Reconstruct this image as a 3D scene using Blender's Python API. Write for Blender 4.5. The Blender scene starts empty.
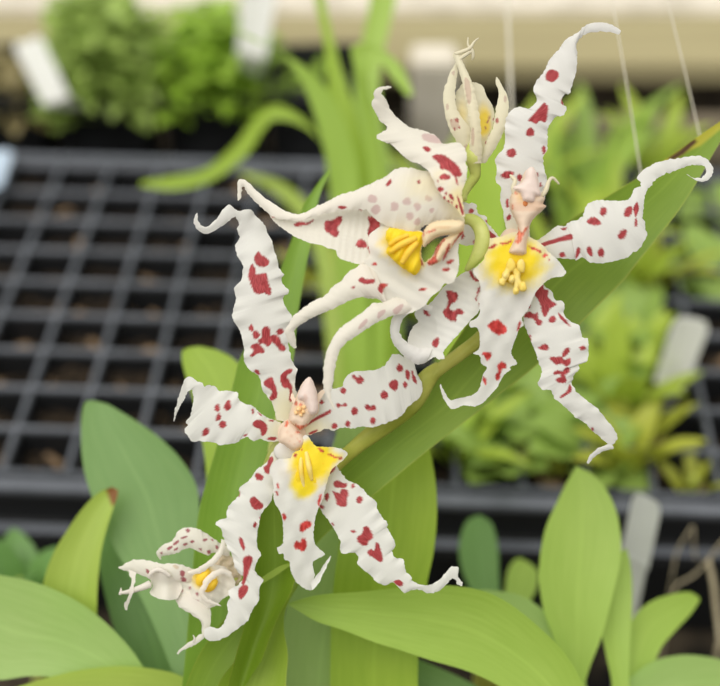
import bpy, bmesh, math, random
import numpy as np
from mathutils import Vector
from mathutils.geometry import delaunay_2d_cdt

random.seed(7)
rng = np.random.default_rng(11)
scene = bpy.context.scene
col = scene.collection

# ------------------------------------------------------------------ camera frame
FPX = 1464.0                 # focal length in pixels of the 720 x 686 frame
PITCH = math.radians(38.0)
CAM = np.array((0.0, 0.0, 0.358))
AX = np.array((1.0, 0.0, 0.0))
AF = np.array((0.0, math.cos(PITCH), -math.sin(PITCH)))
AU = np.array((0.0, math.sin(PITCH), math.cos(PITCH)))
ZF = 0.29                    # distance of the flowers
PX = ZF / FPX                # one pixel at that distance, in metres


def at(x, y, z):
    """pixel + distance along the view axis -> world point(s)"""
    x = np.asarray(x, float); y = np.asarray(y, float); z = np.asarray(z, float)
    a = (x - 360.0) / FPX * z
    b = -(y - 343.0) / FPX * z
    return CAM + a[..., None] * AX + b[..., None] * AU + z[..., None] * AF


def pd(x, y, d):
    """pixel + offset towards the viewer (in flower pixels) -> world"""
    return at(x, y, ZF - np.asarray(d, float) * PX)


def ground(x, y, h):
    d = (x - 360.0) / FPX * AX - (y - 343.0) / FPX * AU + AF
    t = (h - CAM[2]) / d[2]
    return CAM + d * t


# ------------------------------------------------------------------ objects
def setp(o, label=None, cat=None, group=None, kind=None):
    if label: o['label'] = label
    if cat: o['category'] = cat
    if group: o['group'] = group
    if kind: o['kind'] = kind
    return o


def empty(name, loc, parent=None, **k):
    o = bpy.data.objects.new(name, None)
    col.objects.link(o)
    o.empty_display_size = 0.01
    if parent is None:
        o.location = [float(v) for v in loc]
    else:
        o.parent = parent
        o.location = [float(v) for v in (np.asarray(loc) - np.asarray(wloc(parent)))]
    return setp(o, **k)


def wloc(o):
    p = np.array(o.location, float)
    while o.parent is not None:
        o = o.parent
        p = p + np.array(o.location, float)
    return p


def mesh_obj(name, verts, faces, mat, parent=None, attrs=None, uv=None, smooth=True, **k):
    verts = np.asarray(verts, float)
    if parent is not None:
        org = wloc(parent)
        loc = (0, 0, 0)
    else:
        org = verts.mean(0)
        org[2] = verts[:, 2].min()
        loc = org
    me = bpy.data.meshes.new(name)
    me.from_pydata([tuple(v) for v in (verts - org)], [], [tuple(int(i) for i in f) for f in faces])
    if smooth:
        me.polygons.foreach_set('use_smooth', [True] * len(me.polygons))
    if attrs is not None:
        a = me.color_attributes.new('pig', 'FLOAT_COLOR', 'POINT')
        buf = np.ones((len(verts), 4)); buf[:, :attrs.shape[1]] = attrs
        a.data.foreach_set('color', buf.ravel())
    if uv is not None:
        a = me.attributes.new('tu', 'FLOAT_VECTOR', 'POINT')
        buf = np.zeros((len(verts), 3)); buf[:, :2] = uv
        a.data.foreach_set('vector', buf.ravel())
    me.materials.append(mat)
    me.update()
    o = bpy.data.objects.new(name, me)
    col.objects.link(o)
    o.parent = parent
    o.location = [float(v) for v in loc]
    return setp(o, **k)


class Geo:
    """collects vertices of one mesh"""
    def __init__(s): s.v = []; s.f = []; s.c = []; s.u = []; s.n = 0
    def add(s, v, f, c=None, u=None):
        v = np.asarray(v, float)
        s.v.append(v); s.f += [tuple(i + s.n for i in q) for q in f]; s.n += len(v)
        s.c.append(np.zeros((len(v), 3)) if c is None else c)
        s.u.append(np.zeros((len(v), 2)) if u is None else u)
        return s
    def obj(s, name, mat, parent=None, **k):
        return mesh_obj(name, np.concatenate(s.v), s.f, mat, parent, np.concatenate(s.c), np.concatenate(s.u), **k)


# ------------------------------------------------------------------ curves
def P(ox, oy, txt, s=4.8):
    """traced points of an enlarged view -> pixels of the frame"""
    return np.array([[ox + float(a) / s, oy + float(b) / s] for a, b in (q.split(',') for q in txt.split())])


def PS(ox, oy, txt, s=4.8):
    return [P(ox, oy, t, s) for t in txt.split(';') if t.strip()]


def circ(ox, oy, txt, s=4.8):
    out = []
    for q in txt.split():
        x, y, r = (float(v) for v in q.split(','))
        a = np.linspace(0, 2 * math.pi, 9)[:-1]
        rr = r * (1 + .12 * rng.standard_normal(8))
        out.append(np.stack([ox + (x + rr * np.cos(a)) / s, oy + (y + rr * np.sin(a)) / s], 1))
    return out


def catmull(p, n=6, closed=False):
    p = np.asarray(p, float)
    if len(p) < 3 and not closed:
        t = np.linspace(0, 1, n * 2)[:, None]
        return p[0] * (1 - t) + p[-1] * t
    if closed:
        q = np.vstack([p[-1], p, p[0], p[1]])
    else:
        q = np.vstack([2 * p[0] - p[1], p, 2 * p[-1] - p[-2]])
    out = []
    for i in range(1, len(q) - 2):
        a, b, c, d = q[i - 1], q[i], q[i + 1], q[i + 2]
        for t in np.arange(n) / n:
            out.append(.5 * ((2 * b) + (c - a) * t + (2 * a - 5 * b + 4 * c - d) * t * t + (3 * b - a - 3 * c + d) * t ** 3))
    if not closed:
        out.append(q[-2])
    return np.array(out)


def resample(p, n):
    d = np.r_[0, np.cumsum(np.linalg.norm(np.diff(p, axis=0), axis=1))]
    t = np.linspace(0, d[-1], n)
    return np.stack([np.interp(t, d, p[:, k]) for k in range(p.shape[1])], 1)


def plen(p): return np.linalg.norm(np.diff(p, axis=0), axis=1).sum()


def smooth_interp(t, keys):
    k = np.array(keys, float)
    kk = catmull(k, 8) if len(k) > 2 else k
    o = np.argsort(kk[:, 0], kind='stable')
    return np.interp(t, kk[o, 0], kk[o, 1])


def sdf(pts, poly):
    """signed distance, positive inside"""
    x, y = pts[:, 0], pts[:, 1]
    d = np.full(len(pts), 1e9); ins = np.zeros(len(pts), bool)
    n = len(poly)
    for i in range(n):
        a, b = poly[i], poly[(i + 1) % n]
        e = b - a; w = pts - a
        h = np.clip((w @ e) / max(e @ e, 1e-9), 0, 1)
        q = w - h[:, None] * e
        d = np.minimum(d, np.hypot(q[:, 0], q[:, 1]))
        c = (a[1] > y) != (b[1] > y)
        with np.errstate(divide='ignore', invalid='ignore'):
            xx = (b[0] - a[0]) * (y - a[1]) / (b[1] - a[1]) + a[0]
        ins ^= c & (x < xx)
    return np.where(ins, d, -d)


def wob(p, seed, f=0.35):
    r = np.random.default_rng(seed)
    o = np.zeros(len(p))
    for k in range(5):
        v = r.standard_normal(2) * f * (1 + k * .5)
        o += np.sin(p @ v + r.uniform(0, 7)) / (1 + k * .6)
    return o * .5


def paint(xy, spots=(), pale=(), yellow=None, soft=.55):
    """pigment of the petal surface: red spots, yellow, pale bruise-pink spots"""
    c = np.zeros((len(xy), 3))
    j = wob(xy, 3, .9) * .45
    for ch, lst in ((0, spots), (2, pale)):
        for s in lst:
            s = catmull(s, 3, True) if len(s) > 2 else s
            lo, hi = s.min(0) - 3, s.max(0) + 3
            m = np.all((xy > lo) & (xy < hi), axis=1)
            if m.any():
                v = np.clip((sdf(xy[m], s) + j[m] + soft * .9) / (2 * soft), 0, 1)
                c[m, ch] = np.maximum(c[m, ch], v * v * (3 - 2 * v))
    if yellow is not None:
        for (cx, cy, rx, ry, edge, amt) in yellow:
            r = np.hypot((xy[:, 0] - cx) / rx, (xy[:, 1] - cy) / ry) + .08 * wob(xy, 5, .3)
            v = np.clip((1 - r) / edge, 0, 1)
            c[:, 1] = np.maximum(c[:, 1], amt * v * v * (3 - 2 * v))
    return c


def ribbon(geo, L, R, depth, cup=0., ruf=0., spots=(), pale=(), yellow=None, cols=34, step=1.15, fray=.5, seed=1, to3=pd, waves=.33, smoothn=5):
    """a blade between two traced edges, base -> tip; L and R may be lists of matching segments"""
    if not isinstance(L, (list, tuple)): L = [L]; R = [R]
    Ls, Rs = [], []
    for a, b in zip(L, R):
        a = catmull(a, smoothn); b = catmull(b, smoothn)
        n = max(6, int(max(plen(a), plen(b)) / step))
        a = resample(a, n); b = resample(b, n)
        if Ls: a = a[1:]; b = b[1:]
        Ls.append(a); Rs.append(b)
    a = np.concatenate(Ls); b = np.concatenate(Rs)
    n = len(a)
    r = np.random.default_rng(seed)
    if fray:
        k = np.array([.25, .5, .25])
        for e in (a, b):
            nz = r.standard_normal((n, 2)) * fray
            nz[:2] = 0; nz[-3:] = 0
            for ax in (0, 1): nz[:, ax] = np.convolve(nz[:, ax], k, 'same')
            e += nz
    mid = (a + b) / 2
    s = np.r_[0, np.cumsum(np.linalg.norm(np.diff(mid, axis=0), axis=1))]
    t = s / s[-1]
    w = np.linalg.norm(b - a, axis=1)
    u = np.linspace(0, 1, cols)
    xy = a[:, None, :] * (1 - u)[None, :, None] + b[:, None, :] * u[None, :, None]
    q = 2 * u - 1
    d = smooth_interp(t, depth)[:, None] + cup * w[:, None] * (q ** 2 - .33)[None, :]
    if ruf:
        ruf = ruf * .42; fade = np.clip(np.minimum(t, 1 - t) * 6, 0, 1) * np.clip(w / 25, 0, 1)
        p1, p2 = r.uniform(0, 6, 2)
        wl = np.sin(p1 + s * waves + .8 * np.sin(s * .13 + p2)); wr = np.sin(p2 + s * waves * 1.13 + .8 * np.sin(s * .11 + p1))
        e = np.abs(q) ** 2.2
        d = d + ruf * fade[:, None] * e[None, :] * np.where(q < 0, 1, 0)[None, :] * wl[:, None]
        d = d + ruf * fade[:, None] * e[None, :] * np.where(q > 0, 1, 0)[None, :] * wr[:, None]
        d = d + ruf * .3 * fade[:, None] * np.sin(s * .16 + p1)[:, None] * np.cos(q * 2.5 + p2)[None, :]
    xyf = xy.reshape(-1, 2)
    c = paint(xyf, spots, pale, yellow)
    v = to3(xyf[:, 0], xyf[:, 1], d.ravel())
    f = []
    for i in range(n - 1):
        o = i * cols
        for k in range(cols - 1):
            f.append((o + k, o + k + 1, o + cols + k + 1, o + cols + k))
    uv = np.stack([np.tile(u, n), np.repeat(s / 60., cols)], 1)
    geo.add(v, f, c, uv)
    return geo


def sheet(geo, outline, depth, spots=(), pale=(), yellow=None, step=1.5, fray=.35, seed=2, to3=pd, smoothn=4):
    """a flat-ish lobe of any outline; depth(x, y) gives its relief"""
    o = catmull(outline, smoothn, True)
    n = int(plen(np.vstack([o, o[:1]])) / 1.2)
    o = resample(np.vstack([o, o[:1]]), n + 1)[:-1]
    r = np.random.default_rng(seed)
    o = o + r.standard_normal(o.shape) * fray * .6
    lo, hi = o.min(0), o.max(0)
    gx, gy = np.meshgrid(np.arange(lo[0], hi[0], step), np.arange(lo[1], hi[1], step))
    gx[::2] += step / 2
    g = np.stack([gx.ravel(), gy.ravel()], 1)
    g = g[sdf(g, o) > step * .5]
    pts = np.vstack([o, g])
    vs, _, fs, *_ = delaunay_2d_cdt([Vector(p) for p in pts], [], [list(range(len(o)))], 1, 1e-5)
    xy = np.array([(p.x, p.y) for p in vs])
    c = paint(xy, spots, pale, yellow)
    d = depth(xy[:, 0], xy[:, 1])
    uv = np.stack([.3 * (xy[:, 0] - lo[0]) / (hi[0] - lo[0]), xy[:, 1] / 60.], 1)
    geo.add(to3(xy[:, 0], xy[:, 1], d), [tuple(f) for f in fs], c, uv)
    return geo


def pillow(outline, base, h, r, tilt=(0, 0), lump=0.):
    """relief that swells smoothly away from the outline"""
    o = catmull(outline, 4, True); c0 = o.mean(0)
    def f(x, y):
        p = np.stack([x, y], 1)
        s = np.clip(sdf(p, o), 0, r) / r
        return base + h * np.sqrt(np.clip(1 - (1 - s) ** 2, 0, 1)) + tilt[0] * (x - c0[0]) + tilt[1] * (y - c0[1]) + lump * wob(p, 33, .35)
    return f


def tube(geo, pts, rad, sides=14, n=24, color=None, flat=1.0, cap=True):
    """round stalk through world points; rad in metres per point"""
    pts = np.asarray(pts, float)
    ctl = np.hstack([pts, np.asarray(rad, float)[:, None]])
    q = catmull(ctl, 8)
    q = resample(q, n)
    p = q[:, :3]; rr = np.maximum(q[:, 3], 1e-5)
    T = np.gradient(p, axis=0); T /= np.linalg.norm(T, axis=1)[:, None] + 1e-12
    ref = np.array((.31, -.83, .46)); V = []
    N = np.cross(T[0], ref); N /= np.linalg.norm(N)
    for i in range(n):
        N = N - T[i] * (N @ T[i]); N /= np.linalg.norm(N) + 1e-12
        B = np.cross(T[i], N)
        a = np.linspace(0, 2 * math.pi, sides + 1)[:-1]
        V.append(p[i] + rr[i] * (np.cos(a)[:, None] * N + flat * np.sin(a)[:, None] * B))
    V = np.concatenate(V); f = []
    for i in range(n - 1):
        for k in range(sides):
            k2 = (k + 1) % sides
            f.append((i * sides + k, i * sides + k2, (i + 1) * sides + k2, (i + 1) * sides + k))
    if cap:
        V = np.vstack([V, p[0] - T[0] * rr[0] * .5, p[-1] + T[-1] * rr[-1] * .6])
        m = len(V)
        for k in range(sides):
            k2 = (k + 1) % sides
            f.append((m - 2, k2, k)); f.append((m - 1, (n - 1) * sides + k, (n - 1) * sides + k2))
    c = np.zeros((len(V), 3))
    if color is not None: c[:] = color
    uv = np.zeros((len(V), 2)); uv[:n * sides, 0] = np.tile(np.arange(sides) / sides, n); uv[:n * sides, 1] = np.repeat(np.linspace(0, 3, n), sides)
    geo.add(V, f, c, uv)
    return geo


def ptube(geo, pts, rad, **k):
    """stalk given as (x, y, depth) in flower pixels, radius in pixels"""
    pts = np.asarray(pts, float)
    return tube(geo, pd(pts[:, 0], pts[:, 1], pts[:, 2]), np.asarray(rad, float) * PX, **k)


def blob(geo, x, y, d, rx, ry, rd, bump=.06, seed=1, rot=0., color=None, nu=20, nv=14, taper=0., to3=pd):
    """lumpy rounded body in flower pixels"""
    th = np.linspace(0, math.pi, nv); ph = np.linspace(0, 2 * math.pi, nu + 1)[:-1]
    T, F = np.meshgrid(th, ph, indexing='ij')
    X = np.sin(T) * np.cos(F); Y = np.cos(T); Z = np.sin(T) * np.sin(F)
    k = 1 + bump * (np.sin(3.1 * X + seed) * np.sin(2.7 * Y + 2 * seed) + np.sin(4 * Z + 3 * seed))
    w = 1 + taper * Y
    X, Y, Z = X * k * rx * w, Y * k * ry, Z * k * rd * w
    ca, sa = math.cos(rot), math.sin(rot)
    xx = x + X * ca - Y * sa; yy = y + X * sa + Y * ca
    V = to3(xx.ravel(), yy.ravel(), (d + Z).ravel()); f = []
    for i in range(nv - 1):
        for j in range(nu):
            j2 = (j + 1) % nu
            f.append((i * nu + j, i * nu + j2, (i + 1) * nu + j2, (i + 1) * nu + j))
    c = np.zeros((len(V), 3))
    if color is not None: c[:] = color
    geo.add(V, f, c)
    return geo


# ------------------------------------------------------------------ materials
def lin(r, g, b):
    f = lambda v: (v / 255 / 12.92) if v / 255 <= .04045 else ((v / 255 + .055) / 1.055) ** 2.4
    return (f(r), f(g), f(b), 1)


class N:
    def __init__(s, name):
        s.m = bpy.data.materials.new(name); s.m.use_nodes = True
        s.t = s.m.node_tree; s.t.nodes.clear()
        s.out = s.t.nodes.new('ShaderNodeOutputMaterial')
    def n(s, typ, **k):
        o = s.t.nodes.new('ShaderNode' + typ)
        for a, v in k.items():
            if a.startswith('i_'): 
                key = a[2:]
                o.inputs[int(key) if key.isdigit() else key.replace('_', ' ')].default_value = v
            else: setattr(o, a, v)
        return o
    def l(s, a, b): s.t.links.new(a, b)
    def mix(s, fac, a, b, blend='MIX'):
        o = s.t.nodes.new('ShaderNodeMix'); o.data_type = 'RGBA'; o.blend_type = blend
        for sock, v in ((o.inputs[0], fac), (o.inputs[6], a), (o.inputs[7], b)):
            if hasattr(v, 'links'): s.l(v, sock)
            else: sock.default_value = v
        return o.outputs[2]
    def math(s, op, a, b=0., c=0.):
        o = s.t.nodes.new('ShaderNodeMath'); o.operation = op
        for sock, v in zip(o.inputs, (a, b, c)):
            if hasattr(v, 'links'): s.l(v, sock)
            else: sock.default_value = v
        return o.outputs[0]
    def surf(s, colr, rough=.5, trans=0., bump=None, spec=.3, tcol=None, bstr=.3, bdist=.001, coat=0.):
        p = s.n('BsdfPrincipled'); p.inputs['Roughness'].default_value = rough if not hasattr(rough, 'links') else .5
        if hasattr(rough, 'links'): s.l(rough, p.inputs['Roughness'])
        p.inputs['Specular IOR Level'].default_value = spec
        if hasattr(colr, 'links'): s.l(colr, p.inputs['Base Color'])
        else: p.inputs['Base Color'].default_value = colr
        if coat: p.inputs['Coat Weight'].default_value = coat
        if bump is not None:
            b = s.n('Bump'); b.inputs['Strength'].default_value = bstr; b.inputs['Distance'].default_value = bdist
            s.l(bump, b.inputs['Height']); s.l(b.outputs[0], p.inputs['Normal'])
        o = p.outputs[0]
        if trans:
            t = s.n('BsdfTranslucent')
            tc = tcol if tcol is not None else colr
            if hasattr(tc, 'links'): s.l(tc, t.inputs[0])
            else: t.inputs[0].default_value = tc
            mx = s.n('MixShader'); mx.inputs[0].default_value = trans
            s.l(o, mx.inputs[1]); s.l(t.outputs[0], mx.inputs[2]); o = mx.outputs[0]
        s.l(o, s.out.inputs[0])
        return s.m


def petal_mat(name, white, spot, yellow, pale, trans=.3, age=0.):
    m = N(name)
    a = m.n('Attribute', attribute_name='pig'); tu = m.n('Attribute', attribute_name='tu')
    sep = m.n('SeparateColor'); m.l(a.outputs['Color'], sep.inputs[0])
    mp = m.n('Mapping'); mp.inputs['Scale'].default_value = (55, 6, 1); m.l(tu.outputs['Vector'], mp.inputs[0])
    st = m.n('TexNoise'); st.inputs['Scale'].default_value = 1.0; st.inputs['Detail'].default_value = 3; m.l(mp.outputs[0], st.inputs['Vector'])
    oc = m.n('TexCoord')
    n2 = m.n('TexNoise'); n2.inputs['Scale'].default_value = 260; n2.inputs['Detail'].default_value = 3; m.l(oc.outputs['Object'], n2.inputs['Vector'])
    n3 = m.n('TexNoise'); n3.inputs['Scale'].default_value = 2600; n3.inputs['Detail'].default_value = 2; m.l(oc.outputs['Object'], n3.inputs['Vector'])
    w2 = tuple(c * .93 for c in white[:3]) + (1,)
    base = m.mix(n2.outputs[0], w2, white)
    base = m.mix(m.math('MULTIPLY', sep.outputs['Blue'], .48), base, pale)
    base = m.mix(sep.outputs['Green'], base, yellow)
    sp2 = tuple(min(1, c * 1.75 + .035) for c in spot[:3]) + (1,)
    sr = m.n('MapRange'); sr.inputs[1].default_value = .42; sr.inputs[2].default_value = .66; m.l(st.outputs[0], sr.inputs[0])
    sc = m.mix(sr.outputs[0], spot, sp2)
    colr = m.mix(sep.outputs['Red'], base, sc)
    h = m.math('ADD', m.math('MULTIPLY', st.outputs[0], .5), m.math('MULTIPLY', n3.outputs[0], .6))
    return m.surf(colr, .5, trans, h, .25, None, .13, .0004)


def plain_mat(name, c1, c2, scale=200, rough=.5, trans=0., spec=.3, bstr=.2, bdist=.0005, detail=4):
    m = N(name)
    oc = m.n('TexCoord'); n = m.n('TexNoise'); n.inputs['Scale'].default_value = scale; n.inputs['Detail'].default_value = detail
    m.l(oc.outputs['Object'], n.inputs['Vector'])
    r = m.n('MapRange'); r.inputs[1].default_value = .35; r.inputs[2].default_value = .65; m.l(n.outputs[0], r.inputs[0])
    return m.surf(m.mix(r.outputs[0], c1, c2), rough, trans, n.outputs[0], spec, None, bstr, bdist)


def leaf_mat(name, dark, light, rough=.42, trans=.3, veins=26, tip=None, edge=None, spec=.4):
    m = N(name)
    tu = m.n('Attribute', attribute_name='tu'); sx = m.n('SeparateXYZ'); m.l(tu.outputs['Vector'], sx.inputs[0])
    mp = m.n('Mapping'); mp.inputs['Scale'].default_value = (veins, .7, 1); m.l(tu.outputs['Vector'], mp.inputs[0])
    st = m.n('TexNoise'); st.inputs['Scale'].default_value = 1.6; st.inputs['Detail'].default_value = 4; m.l(mp.outputs[0], st.inputs['Vector'])
    oc = m.n('TexCoord'); n2 = m.n('TexNoise'); n2.inputs['Scale'].default_value = 45; n2.inputs['Detail'].default_value = 3; m.l(oc.outputs['Object'], n2.inputs['Vector'])
    r = m.n('MapRange'); r.inputs[1].default_value = .15; r.inputs[2].default_value = .85
    m.l(m.math('ADD', m.math('MULTIPLY', st.outputs[0], .55), m.math('MULTIPLY', n2.outputs[0], .45)), r.inputs[0])
    c = m.mix(r.outputs[0], dark, light)
    # pale midrib
    q = m.math('ABSOLUTE', m.math('SUBTRACT', sx.outputs[0], .5))
    rib = m.n('MapRange'); rib.inputs[1].default_value = .035; rib.inputs[2].default_value = .0; m.l(q, rib.inputs[0])
    c = m.mix(m.math('MULTIPLY', rib.outputs[0], .13), c, tuple(min(1, v * 1.5 + .04) for v in light[:3]) + (1,))
    if edge is not None:
        er = m.n('MapRange'); er.inputs[1].default_value = .475; er.inputs[2].default_value = .5; m.l(q, er.inputs[0])
        c = m.mix(m.math('MULTIPLY', er.outputs[0], .8), c, edge)
    if tip is not None:      # pig.R marks a damaged patch
        a = m.n('Attribute', attribute_name='pig'); sep = m.n('SeparateColor'); m.l(a.outputs['Color'], sep.inputs[0])
        c = m.mix(sep.outputs['Green'], c, lin(190, 185, 60))
        c = m.mix(sep.outputs['Red'], c, tip)
    h = m.math('MULTIPLY', st.outputs[0], 1.0)
    return m.surf(c, rough, trans, h, spec, None, .2, .0005)
# ------------------------------------------------------------------ flower materials
WHITE = (.86, .84, .80, 1); CREAM = (.83, .785, .63, 1)
RED = (.33, .035, .040, 1); YEL = (1.0, .80, .035, 1); PINK = (.50, .20, .23, 1)
M_PETAL = petal_mat('white_petal', WHITE, RED, (.88, .80, .50, 1), PINK)
M_LIP = petal_mat('lip_petal', (.88, .86, .81, 1), (.50, .04, .035, 1), YEL, PINK)
M_IVORY = petal_mat('ivory_petal', (.89, .84, .74, 1), RED, (.93, .80, .42, 1), PINK)
M_LIPI = petal_mat('ivory_lip', (.90, .86, .77, 1), (.42, .05, .04, 1), (1.0, .74, .05, 1), PINK)
M_CREAM = petal_mat('cream_petal', (.86, .80, .60, 1), (.34, .11, .09, 1), (1.0, .74, .10, 1), (.48, .25, .22, 1))
M_FADED = petal_mat('faded_petal', (.87, .82, .73, 1), (.30, .09, .10, 1), (1.0, .72, .06, 1), (.58, .36, .16, 1))
M_COLUMN = petal_mat('column_flesh', (.92, .74, .58, 1), (.62, .16, .09, 1), (.85, .55, .22, 1), (.80, .50, .33, 1), trans=.25)
M_CALLUS = plain_mat('yellow_callus', (1.0, .74, .02, 1), (1.0, .82, .05, 1), 300, .5, .35)
M_RIDGE = plain_mat('pale_yellow_ridge', (1.0, .80, .16, 1), (1.0, .86, .34, 1), 300, .45, .3)
M_STALK = plain_mat('green_stalk', lin(182, 196, 86), lin(214, 218, 134), 180, .4, .15)
M_SPIKE = plain_mat('flower_spike_green', lin(158, 166, 62), lin(196, 196, 96), 120, .4, .1)

orchid = empty('orchid_plant', pd(300, 660, -70) * np.array((1, 1, 0)), label='tall orchid in flower with red-spotted white star blooms and long strap leaves', cat='orchid')


def flower(x, y, d, label):
    return empty('orchid_flower', pd(x, y, d), orchid, label=label)


# ================================================================== FLOWER A: large, lower left
fa = flower(300, 440, 0, 'fully open white flower with red blotches, lowest of the large ones')
OA = [(0, -4), (.25, 5), (.6, 4), (.85, -10), (1, -22)]
g = Geo()
L1_ = np.vstack([P(165, 320, '535,480 515,400 470,340 450,268 405,240 380,190 378,130'), P(185, 195, '264,655 240,612 226,575 245,500 237,450 270,405 278,350 268,320 245,280 243,235 262,205 250,165 258,130 243,105')])
R1_ = np.vstack([P(165, 320, '596,492 614,440 630,400 636,360 624,320 628,270 632,235 612,200 600,160 590,110'), P(185, 195, '500,625 512,600 510,575 478,530 470,490 500,465 480,440 462,410 475,380 450,350 445,315 430,270 420,230 400,190 385,150 350,110 325,80 300,68 250,78')])
L2_ = P(185, 195, '243,105 215,120 170,155 110,185 70,175 45,145 40,120 50,95 58,85')
R2_ = P(185, 195, '250,78 228,57 208,45 180,75 150,115 110,150 80,148 62,120 60,88')
sp = PS(185, 195, '333,295 352,270 365,285 395,305 406,325 395,340 370,347 350,340 335,325; 325,330 340,360 345,380 390,375 400,420 415,460 408,482 380,472 345,475 325,455 312,420 303,390 310,350') + \
     PS(165, 320, '400,38 415,20 428,42 415,58; 420,60 440,50 456,72 440,92 422,82; 463,50 475,33 500,35 508,70 510,110 495,128 470,112 455,118 445,95 462,85; 410,130 435,110 455,118 475,140 475,158 445,162 420,178 408,170 425,150; 535,50 560,40 572,55 560,70 540,70; 506,75 530,70 550,85 560,110 580,130 575,150 550,145 530,120 508,102; 475,295 510,272 525,300 538,340 535,375 510,388 500,375 515,345 500,330 478,315; 555,265 585,238 610,235 612,250 585,270 602,300 612,330 610,390 595,385 597,335 570,325 555,300; 428,240 450,240 455,262 440,258')
ribbon(g, [L1_, L2_], [R1_, R2_], [(0, -3), (.2, 4), (.45, 8), (.62, 4), (.72, -4), (.85, 6), (1, 14)], cup=-.10, ruf=3.2, spots=sp, seed=21, yellow=[(285, 410, 26, 36, .9, .7)])
g.obj('dorsal_sepal', M_PETAL, fa)

g = Geo()
U = P(165, 320, '556,492 520,480 470,455 440,430 420,410 380,400 350,375 350,350 300,340 260,340 245,320 215,312 190,320')
B_ = P(165, 320, '552,580 500,585 460,570 420,580 395,560 365,575 350,590 300,595 265,600 225,585 190,585 160,578 135,585 110,560 92,525 110,505 100,490 125,460 130,420 138,380 134,350')
U2 = P(165, 320, '190,320 178,300 150,290 120,270 95,290 70,350 50,420 40,487')
B2 = P(165, 320, '134,350 130,335 118,338 112,345 100,362 85,395 65,430 45,485')
sp = PS(165, 320, '237,415 250,402 263,415 260,438 240,435; 285,405 298,385 312,390 318,420 300,438 283,425; 245,460 258,445 270,460 265,480 247,483; 262,490 275,483 292,492 294,510 275,523 260,510; 178,555 185,525 203,515 213,535 200,555; 420,495 440,480 465,482 490,505 488,540 465,557 455,525 430,515; 415,430 425,425 428,445 418,450; 447,440 465,455 462,462 448,450; 375,552 395,548 385,560; 490,570 510,560 538,565 525,578 500,577; 495,478 520,480 520,488 500,486')
ribbon(g, [U, U2], [B_, B2], [(0, 0), (.2, 6), (.55, 6), (.72, 10), (.8, 4), (1, -16)], cup=-.07, ruf=3, spots=sp, seed=22, yellow=[(282, 430, 32, 20, .9, .6)])
g.obj('petal', M_PETAL, fa)

g = Geo()
U = P(290, 340, '62,398 70,375 100,330 135,260 160,238 200,235 250,225 262,185 295,155 340,148 400,145 450,125 475,95 495,68 530,72 570,100 600,115 608,160 632,200')
B_ = P(290, 340, '70,455 95,455 140,440 170,425 210,435 250,420 300,425 350,415 390,420 440,405 500,385 550,350 560,325 600,295 630,260 635,230 633,206')
sp = PS(290, 340, '510,130 525,115 543,130 538,150 518,152; 553,150 565,140 577,165 572,192 558,185; 583,150 592,148 595,165 608,190 607,210 592,200 584,175; 540,215 553,198 565,212 553,232; 475,205 500,190 520,200 518,228 500,245 478,228; 432,262 450,242 473,262 460,285 440,280; 295,180 308,165 320,178 340,172 357,190 350,205 330,212 310,190; 240,240 255,227 270,238 265,255 248,257; 220,310 235,303 247,312 262,302 275,310 270,320 248,318 230,326; 292,340 308,320 327,335 322,358 303,360; 357,320 372,308 386,318 400,312 414,322 408,340 392,338 372,338; 383,385 395,370 412,382 405,402 388,402; 265,400 278,385 290,398 282,417 268,412; 198,412 210,397 228,408 222,425 205,425; 38,425 100,385 190,335 192,352 110,395 45,435; 140,300 153,287 163,298 152,310; 90,445 130,430 130,440 95,455')
ribbon(g, U, B_, [(0, 0), (.3, 5), (.7, 2), (1, -8)], cup=-.06, ruf=2.6, spots=sp, seed=23, yellow=[(312, 428, 30, 18, .9, .6)])
g.obj('petal', M_PETAL, fa)

g = Geo()
Lq = np.vstack([P(170, 440, '520,20 490,60 460,110 410,150 385,190 335,230 330,265 285,315 272,350 268,378 240,380 220,405 248,428 255,470 280,520 300,560 315,620'), P(110, 515, '640,300 612,335 570,365 575,400 560,430 565,460 550,510 525,540 510,545 475,535 455,550 450,572')])
Rq = np.vstack([P(170, 440, '560,30 530,100 505,160 500,210 488,290 440,350 425,420 415,500 435,550 410,600 415,640 450,672'), P(110, 515, '718,345 716,390 715,410 680,460 660,510 600,555 550,590 500,605 470,600 455,590'), ])
sp = PS(170, 440, '472,90 490,78 497,95 480,130 478,160 460,160 447,130 465,118; 408,170 420,158 450,175 440,195 415,190; 383,285 405,270 425,290 448,310 440,330 410,335 390,318; 327,250 335,245 337,265 328,272; 398,405 410,392 418,405 405,423; 330,480 342,468 358,510 352,530 345,520; 428,375 438,365 436,380') + \
     PS(110, 515, '640,205 680,198 682,230 660,290 645,335 632,325 640,270; 640,335 662,340 660,370 628,408 615,385 618,355; 618,115 632,108 648,150 642,168 632,158')
ribbon(g, Lq, Rq, [(0, -6), (.3, 2), (.7, 2), (.9, 0), (1, -6)], cup=-.08, ruf=3.2, spots=sp, seed=24, yellow=[(280, 450, 20, 22, .9, .4)])
g.obj('lateral_sepal', M_PETAL, fa)

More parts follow.
